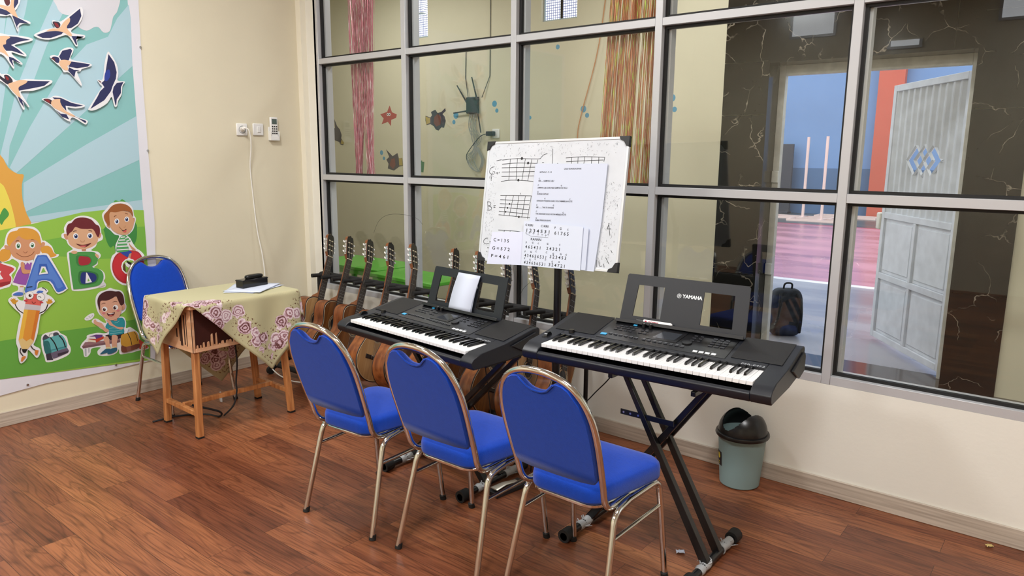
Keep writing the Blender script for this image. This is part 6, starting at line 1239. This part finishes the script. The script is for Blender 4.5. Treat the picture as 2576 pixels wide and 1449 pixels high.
strokes([0], [], 'drawn_line'); strokes(range(37, 43), [], 'drawn_letter'); strokes(range(43, 48), [], 'drawn_letter'); strokes(range(48, 51), BD[7:9], 'drawn_letter'); strokes(range(51, 54), [], 'drawn_letter'); strokes(range(54, 60), [], 'drawn_scribble')
q = MB()
for k in range(520):
    if k % 3 == 0: x, y = rnd.uniform(-.37, .36), rnd.uniform(.225, .285)
    elif k % 3 == 1: x, y = rnd.uniform(.30, .385), rnd.uniform(-.27, .1)
    else: x, y = rnd.uniform(-.385, -.33), rnd.uniform(-.28, .2)
    a = rnd.uniform(0, PI); l = rnd.uniform(.001, .006); w = rnd.uniform(.0004, .001); dx, dy = math.cos(a)*l, math.sin(a)*l
    q.add([(x-dx-w, y-dy, 0), (x-dx+w, y-dy, 0), (x+dx+w, y+dy, 0), (x+dx-w, y+dy, 0)], [(0, 1, 2, 3)])
sm_ = q.build('smudges', mat('smudge_grey', '74787f', .6), wb, smooth=0); sm_['kind'] = 'stuff'; wput(sm_, -.0007)
MB().tube([(2.742, -.575, .02), (2.742, -.575, 1.13)], .0185, 16).build('pole', M_blk2, wb)
q = MB(); q.tube(fillet([(2.742, -.575, 1.10), (2.735, -.55, 1.17), (2.70, -.50, 1.45)], .03), .013, 10); q.build('back_bracket', M_blk2, wb); MB().tube([(2.48, -.53, 1.30), (2.86, -.53, 1.305)], .010, 8).build('back_bracket', M_blk2, wb)
MB().lathe([(0, 0), (.078, 0), (.082, .006), (.078, .014), (.03, .024), (.022, .05), (0, .05)], 36, (2.742, -.575, 0)).build('round_base', M_blk2, wb)
d_ = tag(MB().lathe([(0, 0), (.055, 0), (.062, .02), (.055, .055), (.035, .08), (0, .088)], 28, (2.545, -.085, 0)).build('rubber_dome', M_rubber), 'black rubber dome on the floor by the right leg of the right rack', 'stopper')
# sheets taped on the board
M_pap2 = mat('white_paper_bright', 'd4dbea', .8)
def wpaper(name, poly, z, lab, m=None):
    q = MB(); q.prism([(x/1000, y/1000) for x, y in poly], lambda p: WM @ V((p[0], p[1], z)), lambda p: WM @ V((p[0], p[1], z+.0009)))
    return tag(q.build(name, m or M_paper, smooth=0), lab, 'paper')
pa = wpaper('song_sheet', PAP['A'], .006, 'large typed song sheet taped on the whiteboard')
for s, x, y, w in TX:
    o = text_mesh('printed_line', s, .0098, mat('print_grey', '2a2d38', .6), pa, Matrix(), bold=.0003); wd_ = max(v.co.x for v in o.data.vertices)-min(v.co.x for v in o.data.vertices)
    o.data.transform(Matrix.Scale(w/1000/wd_ if len(s) > 3 else 1, 4, (1, 0, 0))); o.data.transform(WM @ Matrix.Translation((x/1000, y/1000, .0072)))
for i, (dx, dz) in enumerate(((.012, .010), (.022, .014))):
    wpaper('loose_sheet', [(PAP['B'][0][0]+60, PAP['B'][0][1]-18), (PAP['B'][1][0]+6+dx*1000, PAP['B'][1][1]-6), (PAP['B'][2][0]+4+dx*1000, PAP['B'][2][1]+4), (PAP['B'][3][0]+60, PAP['B'][3][1]+2)], dz-.001, 'loose white sheet behind the handwritten number notes, %s one' % ('outer', 'inner')[1-i])
pb = wpaper('number_notes', PAP['B'], .017, 'sheet of handwritten number notation low on the whiteboard', M_pap2)
pc = wpaper('chord_notes', PAP['C'], .007, 'small sheet with C, G and F number chords at the lower left board corner', mat('lined_paper', 'd8dcf0', .8))
def hand(T_, par, z):
    for s, x, y, w, h in T_:
        s_ = s.replace(' ', '') if len(s) < 2 else s
        o = text_mesh('handwriting', s_, h/1000*1.4, M_ink, par, Matrix(), bold=.0003); wd_ = max(v.co.x for v in o.data.vertices)-min(v.co.x for v in o.data.vertices)
        o.data.transform(Matrix.Scale(min(1.6, w/1000/wd_) if len(s) > 1 else 1, 4, (1, 0, 0))); o.data.transform(Matrix.Rotation(math.radians(-1.2), 4, 'Z')); o.data.transform(WM @ Matrix.Translation((x/1000, y/1000, z)))
hand(HX, pb, .0183); hand(HC, pc, .0083)
q = MB()
for x0, y0, x1, y1 in ARR:
    d = (V((x1, y1))-V((x0, y0))).normalized(); nn = V((-d.y, d.x))*.5
    q.add([WM @ V((a/1000, b_/1000, .0183)) for a, b_ in ((x0+nn.x*1.6, y0+nn.y*1.6), (x0-nn.x, y0-nn.y), (x1-nn.x, y1-nn.y), (x1+nn.x, y1+nn.y))], [(0, 1, 2, 3)])
q.build('handwriting', M_ink, pb, smooth=0)

# ================================================================ BIN AND FLOOR THINGS
t = tag(empty('waste_bin', (3.525, -.135, 0), 0), 'grey-green plastic waste bin with black scooped lid by the wall', 'bin')
M_bin = mat('bin_grey_green', '7f9696', .5, bump=.1, bscale=100); M_lid = mat('bin_black_lid', '161617', .3)
b = MB(); b.lathe([(0, .002), (.088, .002), (.092, .006), (.112, .262), (.109, .262), (.089, .010), (0, .008)], 40); b.build('body', M_bin, t, smooth=40)
b = MB(); b.lathe([(.108, .245), (.122, .245), (.125, .252), (.122, .262), (.114, .264), (.110, .262)], 40); 
# dome with a scooped opening
def dome(t_): return (.113*math.cos(t_*PI/2), .262+.115*math.sin(t_*PI/2))
n, m_ = 128, 44; vs = []; ok = {}
for s_, off in ((0, 0), (1, -.003)):
    for i in range(m_+1):
        r, z = dome(i/m_)
        for k in range(n): a = 2*PI*k/n; vs.append(((r+off)*math.cos(a) if r > .004 else 0, (r+off)*math.sin(a) if r > .004 else 0, z+off*(i/m_)))
def keep(i, k):
    r, z = dome((i+.5)/m_); a = 2*PI*(k+.5)/n-math.radians(-112+90); x = r*math.cos(a)
    return not (abs(x) < .060 and z > .262+.024+abs(x/.060)**2.2*.062 and z < .7)
N2 = (m_+1)*n; fs = []
for i in range(m_):
    for k in range(n):
        if keep(i, k): f_ = (i*n+k, i*n+(k+1) % n, (i+1)*n+(k+1) % n, (i+1)*n+k); fs.append(f_); fs.append(tuple(j+N2 for j in f_[::-1]))
b.add(vs, fs); b.build('lid', M_lid, t, smooth=50)
# label wrapped on the side
a0 = math.radians(203); q = MB(); vs = []
for i in range(7):
    a = a0+math.radians(i*5); 
    for z in (.095, .165): r = .092+(.112-.092)*z/.262+.0012; vs.append((r*math.cos(a), r*math.sin(a), z))
q.add(vs, [(2*i, 2*i+2, 2*i+3, 2*i+1) for i in range(6)]); lb = q.build('sticker', M_ink, t, smooth=60, label='black sticker with yellow marks')
q = MB(); M_yel = mat('sticker_yellow', 'd8c23a', .5)
for (ac, zc, ra, rz) in ((a0+math.radians(17), .143, .012, .015), (a0+math.radians(15), .112, .010, .002), (a0+math.radians(15), .103, .010, .0015)):
    vs = []
    for k in range(16): a = ac+ra/.1*math.cos(2*PI*k/16); z = zc+rz*math.sin(2*PI*k/16); r = .092+.02*z/.262+.0018; vs.append((r*math.cos(a), r*math.sin(a), z))
    q.add(vs, [tuple(range(16))])
q.build('sticker_print', M_yel, lb, smooth=0)
t = tag(empty('sustain_pedal', (2.715, -.915, 0), math.radians(-8)), 'silver and black sustain pedal on the floor under the keyboards', 'pedal')
box('base', (-.035, -.095, 0), (.035, .10, .022), M_blk, t, .003); q = MB(); q.tube([(0, .06, .03), (0, -.02, .040), (0, -.085, .034)], [(.014, .002), (.018, .003), (.024, .003)], 12, sq=(1, 0, 0)); q.build('tread', mat('pedal_silver', 'cfcabd', .3, .6), t)
tag(MB().tube(smoothpts([(2.71, -.80, .01), (2.66, -.74, .006), (2.54, -.76, .006), (2.48, -.74, .006), (2.45, -.73, .3), (2.44, -.78, .64)], 6, False), .0028, 6).build('pedal_cord', M_blk), 'thin black cord from the pedal up to the left keyboard', 'cord')
tag(MB().tube(smoothpts([(3.20, -.72, .68), (3.125, -.72, .577), (3.065, -.72, .509), (3.014, -.72, .451), (2.94, -.72, .386), (2.85, -.72, .32), (2.76, -.72, .25), (2.70, -.70, .12), (2.69, -.70, .01)], 6, False), .003, 6).build('adapter_cord', M_blk), 'thin black power cord sloping from the right keyboard stand behind the chairs', 'cord')
tag(MB().tube(smoothpts([(2.52, -.72, .62), (2.515, -.70, .50), (2.50, -.66, .38), (2.51, -.67, .25), (2.50, -.68, .15)], 6, False), .011, 8).build('wrapped_cord', mat('clear_wrap', 'a8a8a8', .3, bump=1, bscale=80)), 'bundle of cord in clear plastic hanging behind the middle chair', 'cord')
for x, y, m, l, s in ((3.589, -.902, M_paper, 'small crumpled white paper scrap on the floor by the right stand', .022), (4.539, -.06, mat('yellow_scrap', 'c8b070', .6), 'tiny yellowish scrap on the floor near the right wall base', .018)):
    q = MB(); n = 5; vs = [((a/n-.5)*s*1.5, (c/n-.5)*s, .003+.006*abs(math.sin(a*1.3+c))) for a in range(n+1) for c in range(n+1)]; q.add(vs, [(a*(n+1)+c, (a+1)*(n+1)+c, (a+1)*(n+1)+c+1, a*(n+1)+c+1) for a in range(n) for c in range(n)])
    o = q.build('paper_scrap', m); o.location = (x, y, 0); o.rotation_euler.z = .6; tag(o, l, 'scrap'); sd = o.modifiers.new('t', 'SOLIDIFY'); sd.thickness = .001
